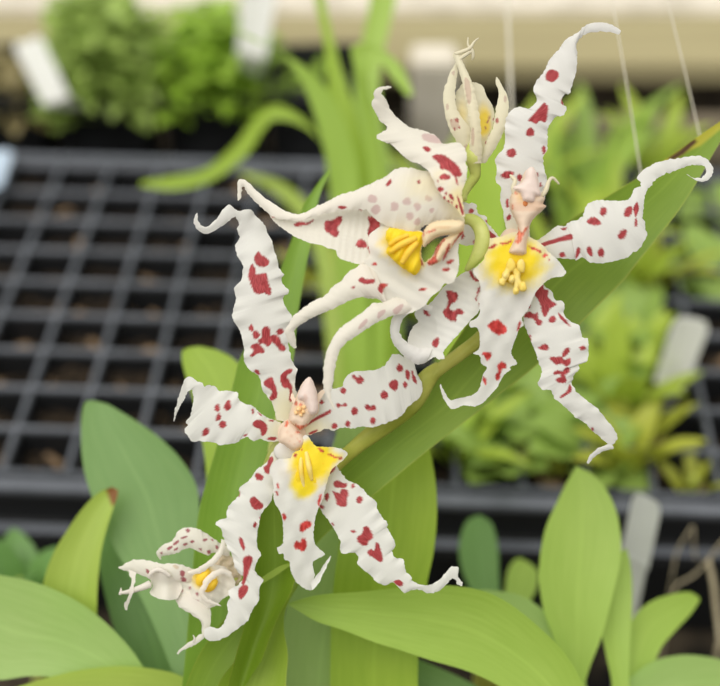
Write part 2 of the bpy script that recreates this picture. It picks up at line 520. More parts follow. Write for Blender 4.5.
g = Geo()
Lq = P(320, 465, '20,30 0,110 -8,180 10,225 45,270 70,310 95,365 97,410 115,425 165,420 185,445 180,475 210,505 245,530 265,555 310,578 350,565 390,605 410,615 440,600 490,600 515,615 560,610 600,580 632,545')
Rq = P(320, 465, '80,0 100,35 130,70 175,90 210,120 235,150 265,170 275,210 300,250 325,280 325,305 355,360 360,385 345,420 365,445 400,455 412,510 440,535 440,555 480,575 515,578 560,560 600,520 630,487')
L2_ = P(320, 465, '632,545 645,548 655,565 668,578 682,582'); R2_ = P(320, 465, '630,487 665,492 662,530 672,555 685,562')
sp = PS(320, 465, '62,90 80,72 108,85 130,90 125,108 100,110 75,108; 60,125 95,135 100,118 125,115 138,135 130,165 125,200 85,195 75,165; 150,95 162,90 167,107 155,112; 175,165 188,148 207,160 195,185 178,182; 22,145 35,132 45,150 35,175 25,165; 0,190 20,200 15,213 0,208; 50,280 65,278 66,295; 147,318 160,310 172,320 160,328; 178,345 200,330 207,300 225,292 245,315 256,345 245,360 235,365 225,387 195,382 180,362; 228,415 245,402 262,410 265,375 280,375 295,415 302,455 285,466 255,445 230,430; 352,560 375,550 400,565 390,583 370,578; 45,35 75,5 70,25 50,42')
ribbon(g, [Lq, L2_], [Rq, R2_], [(0, -6), (.3, 3), (.65, 2), (.85, -8), (1, -14)], cup=-.08, ruf=3.2, spots=sp, seed=25)
g.obj('lateral_sepal', M_PETAL, fa)

# lip of A: one sheet with side lobes and a toothed blade
g = Geo()
out = np.vstack([P(250, 380, '128,606 145,560 185,518 262,512 285,475 330,450 350,405 345,370 375,362 405,405 440,435 530,437 602,452 638,482 612,520 570,555 530,590', 6.536),
                 P(250, 460, '372,100 358,150 350,185 325,240 310,300 305,370 320,415 358,448 345,465 312,480 300,500 308,535 312,560 300,585 312,612 285,625 260,615 222,585 195,530 190,490 165,475 160,450 140,450 130,420 155,405 160,350 155,280 140,240 115,195 112,130 108,85')])
sp = PS(250, 460, '237,315 260,293 290,293 295,315 270,335 250,348 237,335; 212,400 225,387 240,395 250,378 270,380 270,425 250,440 235,430 215,425; 150,260 165,255 177,275 165,290 158,280; 128,105 140,125 140,145 130,130; 122,150 137,155 135,172 125,165; 322,205 335,170 345,165 335,220') + \
     PS(250, 380, '330,448 350,450 342,462; 285,490 300,482 308,498 295,510; 440,445 470,450 485,475 465,470; 505,488 530,485 560,500 600,512 590,520 555,508; 575,505 600,505 600,520', 6.536)


def lipdepth(cx, cy, top, drop, half):
    def f(x, y):
        v = (y - cy)
        d = top - drop * np.clip(v / 100., -1, 1.4) ** 2 - 10 * np.clip(v / 60., 0, 2)
        d = d - 7 * ((x - cx) / half) ** 2 * np.clip(1 - v / 60., 0, 1.3)
        return d + 1.0 * np.sin(x * .30) * np.sin(y * .17) + .3 * wob(np.stack([x, y], 1), 9, .25)
    return f


ld = lipdepth(307, 470, 20, 6, 45)
sheet(g, out, ld, sp, yellow=[(313, 461, 31, 29, .5, 1.0), (304, 482, 18, 22, .5, 1.0), (322, 458, 26, 14, .6, 1.)], seed=31)
ribbon(g, P(250, 460, '290,590 315,560 340,525 362,490 386,460'), P(250, 460, '300,625 325,600 350,550 372,505 389,462'), [(0, 2), (.5, -1), (1, -4)], cup=.1, cols=10, seed=32)
blob(g, 287, 452, -2, 13, 11, 6, .06, 2, .2)
g.obj('lip', M_LIP, fa)
g = Geo()
out = np.vstack([P(250, 380, '285,500 340,455 385,432 430,455 490,478 560,500 575,525 540,575', 6.536), P(250, 460, '372,60 350,95 362,125 335,138 300,135 282,145 272,175 260,170 250,142 225,132 200,112 178,88 150,70 140,50 160,35 200,20')])


def star(x, y):
    an = np.arctan2(y - 440, x - 306)
    return pillow(out, 11, 7, 14)(x, y) + 1.5 * np.sin(an * 15) * np.clip(np.hypot(x - 306, y - 440) / 22 - .3, 0, 1)


sheet(g, out, star, seed=91)
g.obj('callus', M_CALLUS, fa)
g = Geo()
ptube(g, [(306, 452, 18), (309, 467, 22), (312, 480, 18)], [2.0, 2.9, 1.6], sides=12, n=20)
ptube(g, [(301, 455, 18), (301, 470, 21), (304, 488, 15)], [1.6, 2.4, 1.4], sides=12, n=20)
g.obj('callus_ridge', M_RIDGE, fa)
# column of A
M_ANTHER = petal_mat('anther_flesh', (.93, .80, .73, 1), (.75, .40, .33, 1), (.90, .60, .28, 1), (.85, .60, .50, 1))
g = Geo()
blob(g, 292, 434, -3, 15, 15, 8, .06, 2, .4)
out = P(250, 380, '385,-15 345,15 315,75 295,125 268,185 255,235 258,275 300,300 330,330 365,310 400,262 440,220 452,180 450,120 430,55 408,5', 6.536)
sheet(g, out, pillow(out, 10, 11, 9, lump=.4), PS(250, 380, '300,290 330,300 385,285 385,298 340,320 310,330 295,305; 290,150 305,140 310,160 298,168; 318,160 332,150 342,162 328,172', 6.536), yellow=[(300, 410, 9, 8, .8, .9)], seed=81)
out = P(250, 380, '245,262 215,290 195,340 188,400 225,425 262,452 300,462 345,440 365,405 352,372 320,335 290,300', 6.536)
sheet(g, out, pillow(out, 12, 9, 8, lump=.5), PS(250, 380, '225,300 240,262 252,275 248,300 232,310; 300,330 330,340 325,350 305,345; 315,395 330,400 325,410', 6.536), pale=circ(250, 380, '240,340,9 270,365,10 300,350,8 260,400,9 310,385,9 290,420,8 335,405,6', 6.536), seed=82)
ribbon(g, P(250, 380, '435,130 450,80 475,62 490,72', 6.536), P(250, 380, '440,185 452,140 478,105 492,76', 6.536), [(0, 17), (1, 12)], cols=8, step=1, seed=3)
ribbon(g, P(250, 380, '300,125 288,100 276,85 270,92', 6.536), P(250, 380, '285,165 276,140 268,115 268,94', 6.536), [(0, 17), (1, 12)], cols=8, step=1, seed=3)
g.obj('column', M_COLUMN, fa)
g = Geo()
out = P(250, 380, '385,-20 352,10 328,60 312,100 320,128 350,140 368,175 385,215 408,230 430,222 445,190 442,130 432,65 410,5', 6.536)
sheet(g, out, pillow(out, 21, 8, 9, lump=.3), pale=PS(250, 380, '350,90 375,100 372,140 352,130', 6.536), seed=83)
g.obj('anther_cap', M_ANTHER, fa)
g = Geo()
for (x, y, r) in ((299, 409, 2.4), (303, 412, 2.2), (301, 415, 2.0), (296, 413, 1.8), (304, 407, 1.6)):
    blob(g, x, y, 22, r, r, r, .15, x)
g.obj('stigma', plain_mat('orange_stigma', (.85, .50, .20, 1), (.93, .68, .38, 1), 900), fa)
g = Geo()
ptube(g, [(288, 440, -6), (278, 445, -16), (271, 456, -26), (266, 470, -36)], [6, 5, 4.5, 4.5], n=20)
g.obj('pedicel', M_STALK, fa)

# ================================================================== FLOWER B: right
fb = flower(515, 240, 35, 'white flower facing forward with a broad bright yellow lip centre, rightmost of the large ones')
g = Geo()
Lq = np.vstack([P(475, 120, '165,570 150,520 140,480 135,430 120,390 125,330 100,290 105,240 97,195 113,162'), P(485, 15, '68,662 90,640 95,600 95,540 105,490 130,455 170,440 210,450 240,425 248,395 232,360 245,320 275,280 295,245 320,200 350,170 385,120 420,100 450,80')])
Rq = np.vstack([P(475, 120, '262,575 265,500 290,465 318,430 330,390 340,330 345,280 330,230 330,170'), P(485, 15, '290,665 300,630 300,560 315,520 340,490 375,480 390,450 380,430 370,400 385,380 405,378 420,330 440,260 442,190 435,145')])
L2_ = P(485, 15, '450,80 480,50 530,35 590,40 630,58 652,74'); R2_ = P(485, 15, '435,145 460,110 500,85 560,78 600,82 640,95 653,78')
sp = PS(485, 15, '290,290 300,268 322,261 350,272 353,300 325,322 295,312; 208,505 225,485 265,440 285,422 303,440 300,480 290,515 265,508 245,523 225,515; 195,565 215,540 237,555 230,580 205,582; 105,650 140,642 150,672 110,680; 275,635 288,628 292,660 278,665; 365,410 375,400 378,430 368,430') + \
     PS(475, 120, '152,150 185,138 197,160 180,182 160,172; 320,135 335,122 340,150 328,165; 125,265 150,245 185,250 180,272 150,282 130,278; 200,275 215,260 232,275 215,297; 296,252 304,255 304,272 297,270; 148,390 160,378 163,415 150,418; 152,465 165,450 175,465 165,482 152,480; 308,300 318,300 320,318 310,320')
ribbon(g, [Lq, L2_], [Rq, R2_], [(0, 28), (.2, 33), (.5, 40), (.72, 36), (.88, 26), (1, 20)], cup=-.10, ruf=3.2, spots=sp, seed=41, yellow=[(518, 232, 26, 25, .9, .4)])
g.obj('dorsal_sepal', M_PETAL, fb)

g = Geo()
U = np.vstack([P(475, 120, '290,585 345,545 395,508 430,510 455,490 490,480 520,455 535,410'), P(570, 140, '120,290 180,290 250,292 290,275 310,230 335,225 340,205')])
B_ = np.vstack([P(475, 120, '300,625 370,660 440,665 480,668 520,655'), P(570, 140, '25,580 60,565 95,588 150,592 210,582 270,565 300,540 335,520 370,455 362,430 362,400 345,370 355,320 360,270 375,235')])
U2 = P(570, 140, '340,205 322,180 350,145 400,115 470,95 540,85 610,75 660,95 690,140 675,180 640,200 600,190 560,165')
B2 = P(570, 140, '375,235 395,215 400,200 440,170 500,150 560,125 610,120 645,125 655,145 645,170 620,182 590,180 561,163')
sp = PS(570, 140, '142,340 155,322 173,325 177,350 160,367 145,358; 82,385 115,368 140,385 150,400 125,412 90,402; 258,355 270,325 295,318 300,345 285,368 265,368; 302,330 320,298 330,315 328,345 315,372 308,350; 310,385 320,375 323,410 312,418; 230,460 245,435 270,428 272,450 255,475 235,475; 25,560 32,520 48,515 48,540 35,565; 78,525 90,508 105,525 108,555 92,555; 132,535 150,515 163,530 160,558 138,558; -14,460 0,450 12,460 5,480 -10,478') + \
     PS(475, 120, '315,592 400,565 440,550 468,552 465,575 430,580 370,595 325,608; 412,520 440,515 435,528 415,528; 405,640 425,635 435,655 410,660')
ribbon(g, [U, U2], [B_, B2], [(0, 28), (.25, 36), (.5, 32), (.75, 18), (1, 22)], cup=-.09, ruf=3, spots=sp, seed=42, yellow=[(538, 243, 18, 14, .9, .4)])
g.obj('petal', M_PETAL, fb)

g = Geo()
U = P(410, 200, '720,300 660,228 620,180 612,132 570,122 540,95 530,40 500,25 470,30 420,5 370,-20 300,-20', 8)
B_ = P(410, 200, '715,345 660,345 600,340 560,352 520,356 470,362 440,366 400,345 370,270 330,210 290,120 280,20', 8)
sp = PS(410, 200, '468,85 487,64 510,75 508,98 487,108 470,100; 410,300 425,265 437,290 415,320; 600,165 620,158 632,190 612,182; 605,228 630,240 690,290 650,312 615,292; 505,335 520,318 518,356', 8)
ribbon(g, U, B_, [(0, 26), (.4, 26), (.8, 22), (1, 14)], cup=-.05, ruf=2, spots=sp, seed=43)
g.obj('petal', M_PETAL, fb)

# lateral sepal that curls into a ring
g = Geo()
out = P(370, 250, '500,85 545,95 548,150 535,230 525,290 490,330 440,385 400,430 365,470 350,492 360,520 330,525 310,513 270,535 230,548 195,538 160,510 190,470 180,440 190,400 210,365 232,345 222,330 215,300 240,280 280,262 320,220 350,180 390,150 440,115')
sp = PS(370, 250, '365,195 400,198 422,210 415,245 390,260 385,285 405,290 425,280 450,295 445,312 425,308 415,320 415,342 385,340 355,315 352,290 370,270 372,230; 298,460 305,430 325,420 333,440 318,470; 255,280 275,290 287,315 275,318 258,300; 475,100 490,100 500,130 530,145 510,152 485,130; 510,220 520,180 530,180 522,210; 500,230 512,228 510,245; 520,250 530,255 525,270')
def b4d(x, y):
    r = np.hypot(x - 413, y - 328)
    d = 30 - 10 * np.clip((r - 40) / 60, 0, 1) * 0 + 4 * np.sin(x * .09 + y * .05)
    return d - 16 * np.clip(1 - r / 24., 0, 1) + .9 * wob(np.stack([x, y], 1), 4, .3)
sheet(g, out, b4d, sp, seed=44)
Lq = P(370, 250, '275,536 230,550 170,512 120,462 96,392 108,325 150,280 205,254 262,260 300,268')
Rq = P(370, 250, '300,470 240,468 195,452 155,420 143,380 160,330 190,302 225,285 262,288 300,295')
ribbon(g, Lq, Rq, [(0, 31), (.25, 38), (.5, 46), (.75, 46), (1, 38)], cup=-.25, ruf=0, cols=18, seed=45)
g.obj('lateral_sepal', M_PETAL, fb)

g = Geo()
Lq = np.vstack([P(500, 265, '165,100 135,180 115,235 115,275 130,320 150,370 170,420 185,465 200,500 195,540 180,565 200,595 245,605 260,640'), P(520, 350, '185,245 200,260 240,295 270,325 310,350 340,380 380,415 415,445 426,452')])
Rq = np.vstack([P(500, 265, '205,88 225,110 250,130 260,165 300,175 310,200 305,240 340,270 380,290 395,345 420,350 425,390 418,462 375,468 380,500 355,530 345,560'), P(520, 350, '255,178 275,205 320,240 370,280 410,330 445,370 468,415 460,435 442,455')])
L2_ = P(520, 350, '426,452 390,465 345,495 320,535 327,547'); R2_ = P(520, 350, '442,455 446,465 440,475 390,490 350,520 330,547')
sp = PS(500, 265, '165,135 205,90 210,115 232,120 230,150 245,170 272,190 240,210 222,245 205,240 190,180; 115,240 140,222 165,235 180,225 185,255 203,270 195,290 175,285 160,260 120,252; 232,262 250,243 270,255 262,275 240,277; 278,228 290,235 335,288 325,290 290,260; 130,190 140,180 148,200 135,210; 137,340 148,335 150,360 140,365; 180,400 215,378 237,395 225,410 205,408; 382,395 400,385 413,400 400,410 385,408; 310,405 325,395 337,405 325,430 300,445 300,425; 237,445 270,440 300,440 310,455 335,447 340,470 320,488 300,475 265,478; 255,515 280,505 300,510 315,490 335,495 330,520 315,530 320,560 295,568 268,555 275,540 295,538 285,525 260,527; 335,570 345,605 320,625 290,640 290,630 320,605') + PS(520, 350, '340,375 352,370 353,385 345,388')
ribbon(g, [Lq, L2_], [Rq, R2_], [(0, 26), (.3, 32), (.6, 28), (.85, 16), (1, 6)], cup=-.09, ruf=3, spots=sp, seed=46)
g.obj('lateral_sepal', M_PETAL, fb)

g = Geo()
out = np.vstack([P(470, 215, '75,165 130,152 200,142 260,118 330,110 390,145 440,168 490,212 520,248 570,290 608,338 628,378 600,402 550,407 500,432 440,492', 6.536),
                 P(430, 270, '500,125 470,190 442,230 450,265 430,282 410,330 390,390 400,420 418,450 385,465 385,480 350,510 325,560 290,600 250,640 210,655 160,650 105,668 70,625 55,590 47,555 52,548 62,570 80,602 100,625 140,615 190,605 230,580 245,540 255,500 272,470 245,445 240,415 205,400 230,385 240,350 230,280 195,275 190,250 225,230 240,200 235,150 240,115'),
                 P(470, 215, '72,500 60,430 25,385 30,350 95,280', 6.536)])
sp = PS(430, 270, '277,270 300,245 330,238 345,255 368,275 365,300 330,312 305,300; 250,400 275,393 297,405 290,425 275,435 262,415; 325,460 340,440 365,450 365,470 345,478 335,520 320,530 312,505 325,490; 250,520 262,513 272,535 265,555; 418,290 425,250 437,250 430,285') + \
     PS(470, 215, '105,200 130,205 165,185 175,198 150,218 115,218; 200,180 235,180 270,165 272,178 240,192 205,194; 388,200 400,205 440,220 470,240 462,248 425,232 392,218; 472,265 495,252 508,262 485,278; 512,285 520,290 515,302', 6.536)
sheet(g, out, lipdepth(514, 262, 56, 8, 48), sp, yellow=[(514, 262, 45, 38, .62, 1.0)], seed=47)
g.obj('lip', M_LIP, fb)
g = Geo()
blob(g, 514, 268, 49, 21, 17, 7, .08, 3)
g.obj('callus', M_CALLUS, fb)
g = Geo()
for (x, y, r, s) in ((511, 265, 4.2, 1.45), (506, 275, 4.0, 1.25), (502, 282, 3.8, 1.2), (521, 266, 4.8, 1.6), (523, 287, 4.2, 1.3), (512, 279, 3.4, 1.2), (516, 291, 3.2, 1.1)):
    blob(g, x, y, 60, r, r * s, r, .12, x)
ptube(g, [(511, 262, 60), (506, 275, 60), (502, 283, 60)], [2.5, 3, 2.5], n=14)
ptube(g, [(522, 262, 60), (517, 278, 59), (523, 288, 60)], [3, 3, 2.5], n=14)
ptube(g, [(511, 262, 60), (517, 276, 59), (516, 291, 59)], [2, 3, 2], n=14)
g.obj('callus_ridge', M_RIDGE, fb)
g = Geo()
blob(g, 514, 240, 24, 14, 13, 8, .06, 2, .2)
out = P(475, 120, '270,225 235,255 215,305 190,335 170,365 166,420 183,462 198,492 208,530 192,565 170,615 163,635 195,648 242,643 248,590 258,540 264,500 286,468 318,440 342,412 326,402 336,375 312,345 306,300 292,245')
sheet(g, out, pillow(out, 56, 11, 8, lump=.4), PS(475, 120, '185,500 200,510 225,540 240,518 255,515 235,550 215,590 190,590 205,560 180,520; 175,430 180,400 184,430; 190,345 205,352 195,360'), pale=PS(475, 120, '165,400 330,390 320,430 240,440 180,430'), yellow=[(524, 197, 16, 10, .9, .75)], seed=84)
g.obj('column', M_COLUMN, fb)
g = Geo()
out = P(475, 120, '270,226 245,245 238,280 215,308 188,318 185,335 212,345 225,370 232,388 265,396 286,390 292,368 316,362 312,335 304,300 292,245')
sheet(g, out, pillow(out, 67, 7, 8, lump=.3), seed=85)
g.obj('anther_cap', M_ANTHER, fb)
g = Geo()
ptube(g, [(542, 196, 60), (546, 190, 60), (549, 181, 58), (553, 178, 56), (559, 184, 54)], [2.2, 2.4, 1.8, 1.5, .9], n=24, sides=10)
g.obj('column_wing', M_CREAM, fb)
g = Geo()
ptube(g, [(515, 196, 60), (513, 188, 60), (515, 181, 58), (512, 177, 56), (510, 175, 55)], [2.2, 2.2, 2, 1.8, .9], n=24, sides=10)
g.obj('column_wing', M_CREAM, fb)
g = Geo()
blob(g, 525.3, 203.5, 66.5, 2.4, 3.0, 1.6, .1, 2)
g.obj('stigma', plain_mat('orange_brown', (.52, .16, .04, 1), (.6, .22, .06, 1), 500), fb)
g = Geo()
ptube(g, [(512, 235, 28), (506, 238, 14), (501, 246, 0), (498, 256, -12)], [5.5, 5, 4.5, 4.5], n=20)
g.obj('pedicel', M_STALK, fb)

# ================================================================== FLOWER C: turned sideways
fc = flower(435, 240, 60, 'white flower turned sideways, its long pale petal reaching out over the tray')
OY = [(465, 205, 30, 42, .95, .75)]
g = Geo()
U = np.vstack([P(340, 150, '598,335 585,290 555,235 520,175 485,130 430,105 390,97 330,85 270,90 225,125 160,155 80,190'), P(230, 150, '528,215 480,240 430,265 380,290 335,308 270,293 200,252 140,207 100,168 72,143 55,138')])
B_ = np.vstack([P(340, 150, '600,347 570,340 530,337 460,347 410,362 380,387 350,402 310,387 250,372 190,347 140,302 128,284 90,286'), P(230, 150, '560,287 480,300 420,313 345,338 290,335 230,330 190,310 160,283 110,238 78,200 66,178')])
U2 = P(230, 150, '55,138 40,145 35,180 37,243'); B2 = P(230, 150, '66,178 58,180 54,225 41,243')
sp = PS(340, 150, '220,165 240,140 248,155 230,175; 370,148 382,145 385,160 373,160') + PS(230, 150, '520,268 545,268 562,276 540,284 522,281')
pl = circ(340, 150, '155,235,22 172,287,23 262,270,21 322,245,21 370,272,18 335,318,19 372,345,17 425,233,15 440,290,12')
ribbon(g, [U, U2], [B_, B2], [(0, 62), (.2, 72), (.45, 66), (.7, 50), (.9, 36), (1, 34)], cup=-.14, ruf=2.6, spots=sp, pale=pl, seed=51, yellow=OY + [(425, 186, 36, 24, .9, .4)], cols=44)
g.obj('petal', M_IVORY, fc)

g = Geo()
out = P(230, 150, '192,306 260,312 345,312 450,275 560,255 690,245 790,300 790,420 720,480 690,520 632,545 590,542 520,515 508,480 470,472 435,455 380,445 310,415 250,375 210,342')
sp = PS(230, 150, '452,365 460,340 490,335 535,315 535,345 515,375 525,400 505,420 480,405 460,390; 305,355 340,343 370,350 405,328 385,355 350,362 320,368; 605,450 625,428 650,440 660,465 630,472 610,465; 665,320 720,335 715,370 690,390 668,415 660,400 668,360; 660,460 710,465 690,480 665,478; 672,470 690,478 678,500 668,495; 198,312 228,314 230,320 205,322; 620,286 640,284 630,292')
sheet(g, out, lambda x, y: 48 - 10 * np.clip((330 - x) / 60, 0, 2) + .25 * (y - 230) + .9 * wob(np.stack([x, y], 1), 14, .2), sp, seed=52)
g.obj('lateral_sepal', M_IVORY, fc)

# third petal pointing up and curling over
g = Geo()
Lq = np.vstack([P(340, 150, '585,320 555,280 500,235 462,180 430,110 392,72 345,55 310,35 275,0'), P(360, 30, '140,545 90,525 80,505 122,480 128,462 100,440 70,390 55,350 68,330 65,300 90,275 125,268 150,271')])
Rq = np.vstack([P(340, 150, '602,320 590,260 588,190 605,150 612,100'), P(360, 30, '508,635 512,600 490,550 450,540 400,545 360,505 310,485 250,470 190,430 145,380 125,330 102,310 115,288 151,277')])
sp = PS(340, 150, '440,30 490,20 530,45 570,80 585,122 550,128 520,100 480,90 475,65; 475,130 500,112 530,125 520,142 490,143; 465,185 485,175 500,190 480,203; 520,215 535,210 545,235 535,240; 495,225 505,222 508,240 497,240; 553,265 565,262 565,280 555,280; 545,110 560,130 568,165 560,165; 560,215 575,240 595,300 585,310 572,270; 462,147 472,143 473,154; 512,245 524,240 526,255; 536,222 548,232 544,246; 500,208 512,200 512,216; 530,250 540,246 540,262') + PS(360, 30, '300,560 330,562 340,578 320,587')
pl = PS(360, 30, '300,498 370,508 392,545 310,532')
ribbon(g, Lq, Rq, [(0, 84), (.2, 86), (.4, 76), (.55, 66), (.75, 58), (.9, 64), (1, 70)], cup=-.12, ruf=2, spots=sp, pale=pl, seed=53, yellow=[(460, 202, 22, 30, .9, .9), (440, 176, 14, 14, .9, .3)])
g.obj('petal', M_IVORY, fc)

# lip of C (white apron, yellow throat)
g = Geo()
out = np.array([(368, 243), (370, 234), (380, 227), (392, 226), (410, 229), (424, 232), (424, 240), (421, 252), (424, 262), (431, 258), (437, 246), (444, 240), (456, 229), (461, 228), (460, 240), (458, 250), (459, 262), (457, 275), (452, 283), (444, 284), (440, 290), (431, 297), (424, 306), (408, 314), (395, 314), (386, 306), (378, 299), (366, 298), (355, 292), (350, 280), (356, 268), (364, 261), (370, 254)], float)
sp = PS(280, 250, '375,145 390,130 420,140 455,140 450,158 415,165 385,155; 470,180 485,160 520,165 500,185 490,208 475,200; 440,70 455,58 468,68 455,77; 340,178 360,172 355,185; 665,190 690,180 705,188 680,198') + \
     PS(340, 150, '508,535 540,525 545,535 520,550; 495,575 520,562 528,575 505,585; 490,572 500,566 496,585; 420,545 440,520 452,490 470,452 485,440 492,455 480,480 470,510 468,535 440,552; 500,500 530,450 570,390 578,395 560,430 530,470 505,520 496,530; 380,520 395,530 400,560 388,545')
def cd(x, y):
    return 60 + 12 * np.exp(-((x - 405) / 30) ** 2 - ((y - 245) / 22) ** 2) - .10 * np.clip(y - 270, 0, 50) + 1.2 * wob(np.stack([x, y], 1), 19, .22) + .10 * (x - 420)
sheet(g, out, cd, sp, yellow=[(402, 243, 30, 26, .7, 1.), (411, 256, 20, 27, .8, 1.)], seed=54)
g.obj('lip', M_LIPI, fc)
g = Geo()
out = P(340, 150, '238,374 330,390 395,394 402,440 382,490 388,560 360,602 322,578 290,560 245,518 220,490 232,455 218,420')
sheet(g, out, lambda x, y: pillow(out, 69, 7, 10)(x, y) + 1.3 * np.sin((x + y * .6) * .55), seed=92)
g.obj('callus', M_CALLUS, fc)
g = Geo()
for (x0, y0, x1, y1, r0) in ((416, 238, 390, 252, 3.3), (417, 243, 402, 263, 3.4), (408, 235, 389, 245, 2.4)):
    ptube(g, [(x0, y0, 76), ((x0 + x1) / 2 - 1, (y0 + y1) / 2 - 1, 79), (x1, y1, 77)], [r0 * .8, r0, r0 * .7], sides=12, n=16)
g.obj('callus_ridge', plain_mat('amber_ridge', (1.0, .70, .05, 1), (1.0, .78, .14, 1), 300, .45, .3), fc)
g = Geo()
U = P(280, 250, '450,75 400,62 360,85 330,105 300,140 250,180 215,220 160,245 110,280 65,315 45,350 25,385 30,420 50,455 68,473')
B_ = P(280, 250, '530,300 495,248 470,230 420,222 370,230 310,255 250,285 190,310 130,340 85,370 70,395 75,430 80,470')
sp = PS(280, 250, '375,145 390,130 420,140 455,140 450,158 415,165 385,155; 470,180 485,160 520,165 500,185 490,208 475,200; 340,178 360,172 355,185')
ribbon(g, U, B_, [(0, 58), (.2, 63), (.6, 66), (.85, 62), (1, 54)], cup=-.16, ruf=1.2, spots=sp, seed=55, fray=.5)
g.obj('lateral_sepal', M_IVORY, fc)

g = Geo()
U = np.vstack([P(280, 250, '590,225 540,232 490,253 450,255 400,295 350,330 300,365 260,410 235,460 215,520 208,590 208,660'), P(290, 340, '165,240 183,290 213,335')])
B_ = np.vstack([P(280, 250, '640,290 600,300 530,320 480,340 430,370 370,410 320,445 285,490 265,560 255,630 248,665'), P(290, 340, '198,240 200,285 218,338')])
pl = PS(280, 250, '540,290 585,258 590,275 560,310; 470,300 500,285 505,300 470,330; 375,370 410,330 420,345 385,380')
ribbon(g, U, B_, [(0, 56), (.3, 70), (.6, 76), (1, 70)], cup=-.2, ruf=.8, pale=pl, seed=56)
g.obj('lip_lobe', M_IVORY, fc)

M_BEIGE = petal_mat('column_beige', (.92, .76, .50, 1), (.48, .08, .05, 1), (.95, .62, .20, 1), (.7, .4, .2, 1), trans=.25)
g = Geo()
out = P(340, 150, '595,345 545,335 480,338 440,348 410,375 394,405 396,440 404,468 425,448 470,418 520,408 562,402 590,385')
sheet(g, out, pillow(out, 78, 9, 7, lump=.3), PS(340, 150, '395,400 402,385 406,400 400,412; 415,392 455,382 458,388 418,400'), pale=PS(340, 150, '420,375 500,365 540,372 500,378'), seed=86)
g.obj('column', M_BEIGE, fc)
g = Geo()
out = P(340, 150, '592,380 560,398 520,415 490,430 472,462 450,505 415,535 440,552 480,535 498,505 535,470 560,430 592,400')
sheet(g, out, pillow(out, 73, 6, 5, lump=.3), PS(340, 150, '490,430 508,425 478,470 462,515 470,540 430,552 415,538 450,505; 585,382 594,396 572,432 548,462 540,455 560,420; 520,450 530,462 505,520 496,512'), seed=87)
g.obj('lip_claw', M_BEIGE, fc)
g = Geo()
ptube(g, [(465, 219, 50), (472, 220, 50), (479, 226, 50), (482.5, 237, 51), (480, 250, 50), (473, 262, 48), (466, 270, 44)], [5, 6, 7, 7.3, 7, 5, 2.2], sides=18, n=40, flat=.75)
g.obj('ovary', M_STALK, fc)

# ================================================================== FLOWER D: closing, pale cream
fd = flower(472, 150, 20, 'half-closed cream flower with papery twisted tips, topmost on the spike')
yD = [(484, 122, 10, 24, .7, 1.)]
g = Geo()
out = P(360, 30, '460,310 475,280 492,258 545,250 590,270 605,312 640,375 642,450 612,520 585,610 550,640 515,600 475,520 455,420')
sheet(g, out, lambda x, y: 18 + 5 * np.cos((x - 475) / 14.) + .5 * wob(np.stack([x, y], 1), 4, .3), PS(360, 30, '615,420 625,415 622,432; 640,418 648,428 638,436; 606,440 618,436 610,452; 600,462 610,462 602,480'), yellow=yD + [(462, 115, 9, 22, .9, .4)], seed=61)
g.obj('lip', M_CREAM, fd)
g = Geo()
ribbon(g, P(360, 30, '510,615 480,560 440,500 415,430 400,350 405,280 430,210 450,172 462,150'), P(360, 30, '535,610 530,540 528,480 505,440 470,390 458,320 462,260 470,200 470,155'), [(0, 26), (.4, 34), (1, 28)], cup=-.14, ruf=1, seed=62,
       pale=PS(360, 30, '430,440 445,425 470,430 475,470 450,480; 412,360 424,352 426,378 415,382; 440,205 455,195 452,222; 495,560 515,550 520,585 505,582'), spots=PS(360, 30, '432,432 440,428 440,440; 455,425 472,425 474,442 460,442; 470,465 482,462 480,475; 448,470 458,468 455,485'))
g.obj('sepal', M_CREAM, fd)
g = Geo()
ribbon(g, P(360, 30, '520,640 525,560 530,480 520,400 505,320 490,250 465,170 447,122 450,108'), P(360, 30, '585,640 585,560 578,450 562,350 545,270 512,190 482,125 470,105'), [(0, 32), (.4, 42), (.8, 38), (1, 34)], cup=-.25, ruf=.6, seed=63,
       pale=PS(360, 30, '500,240 520,235 535,300 530,350 515,345; 535,480 548,475 548,545 535,550'))
ptube(g, [(455, 54, 34), (464, 51, 34), (470, 48, 34), (474, 42, 33), (478.5, 38, 32)], [1.8, 2, 1.8, 1.1, .5], n=20, sides=8)
ptube(g, [(468, 37.5, 32), (468, 45, 33), (472, 50, 33), (473, 56, 32), (472, 60, 31)], [.5, 1.1, 1.6, 1.5, .6], n=20, sides=8)
ptube(g, [(458, 60, 34), (464, 56, 34), (470, 52, 33), (473, 52, 32)], [1.8, 2, 1.8, 1.2], n=20, sides=8)
g.obj('sepal', M_CREAM, fd)
g = Geo()
ribbon(g, P(360, 30, '560,635 588,590 600,540 640,460 650,380 667,310 655,260 652,228'), P(360, 30, '600,640 655,560 700,460 713,380 705,310 680,265 658,225'), [(0, 24), (.5, 34), (1, 26)], cup=-.16, ruf=1, seed=64,
       spots=PS(360, 30, '650,430 660,422 668,440 655,448; 605,500 622,492 622,508 608,512; 592,540 605,530 605,545 595,553'), pale=PS(360, 30, '690,320 702,318 702,345 692,345'))
g.obj('sepal', M_CREAM, fd)
g = Geo()
ptube(g, [(474, 138, 22), (473.5, 149, 26), (473.5, 158, 27), (474.5, 167, 24), (475, 176, 22), (469, 185, 22), (463.5, 194, 24), (463, 200, 26)], [4, 8, 8, 6.2, 5.2, 4.6, 4.4, 4], n=44, sides=16)
g.obj('pedicel', M_STALK, fd)

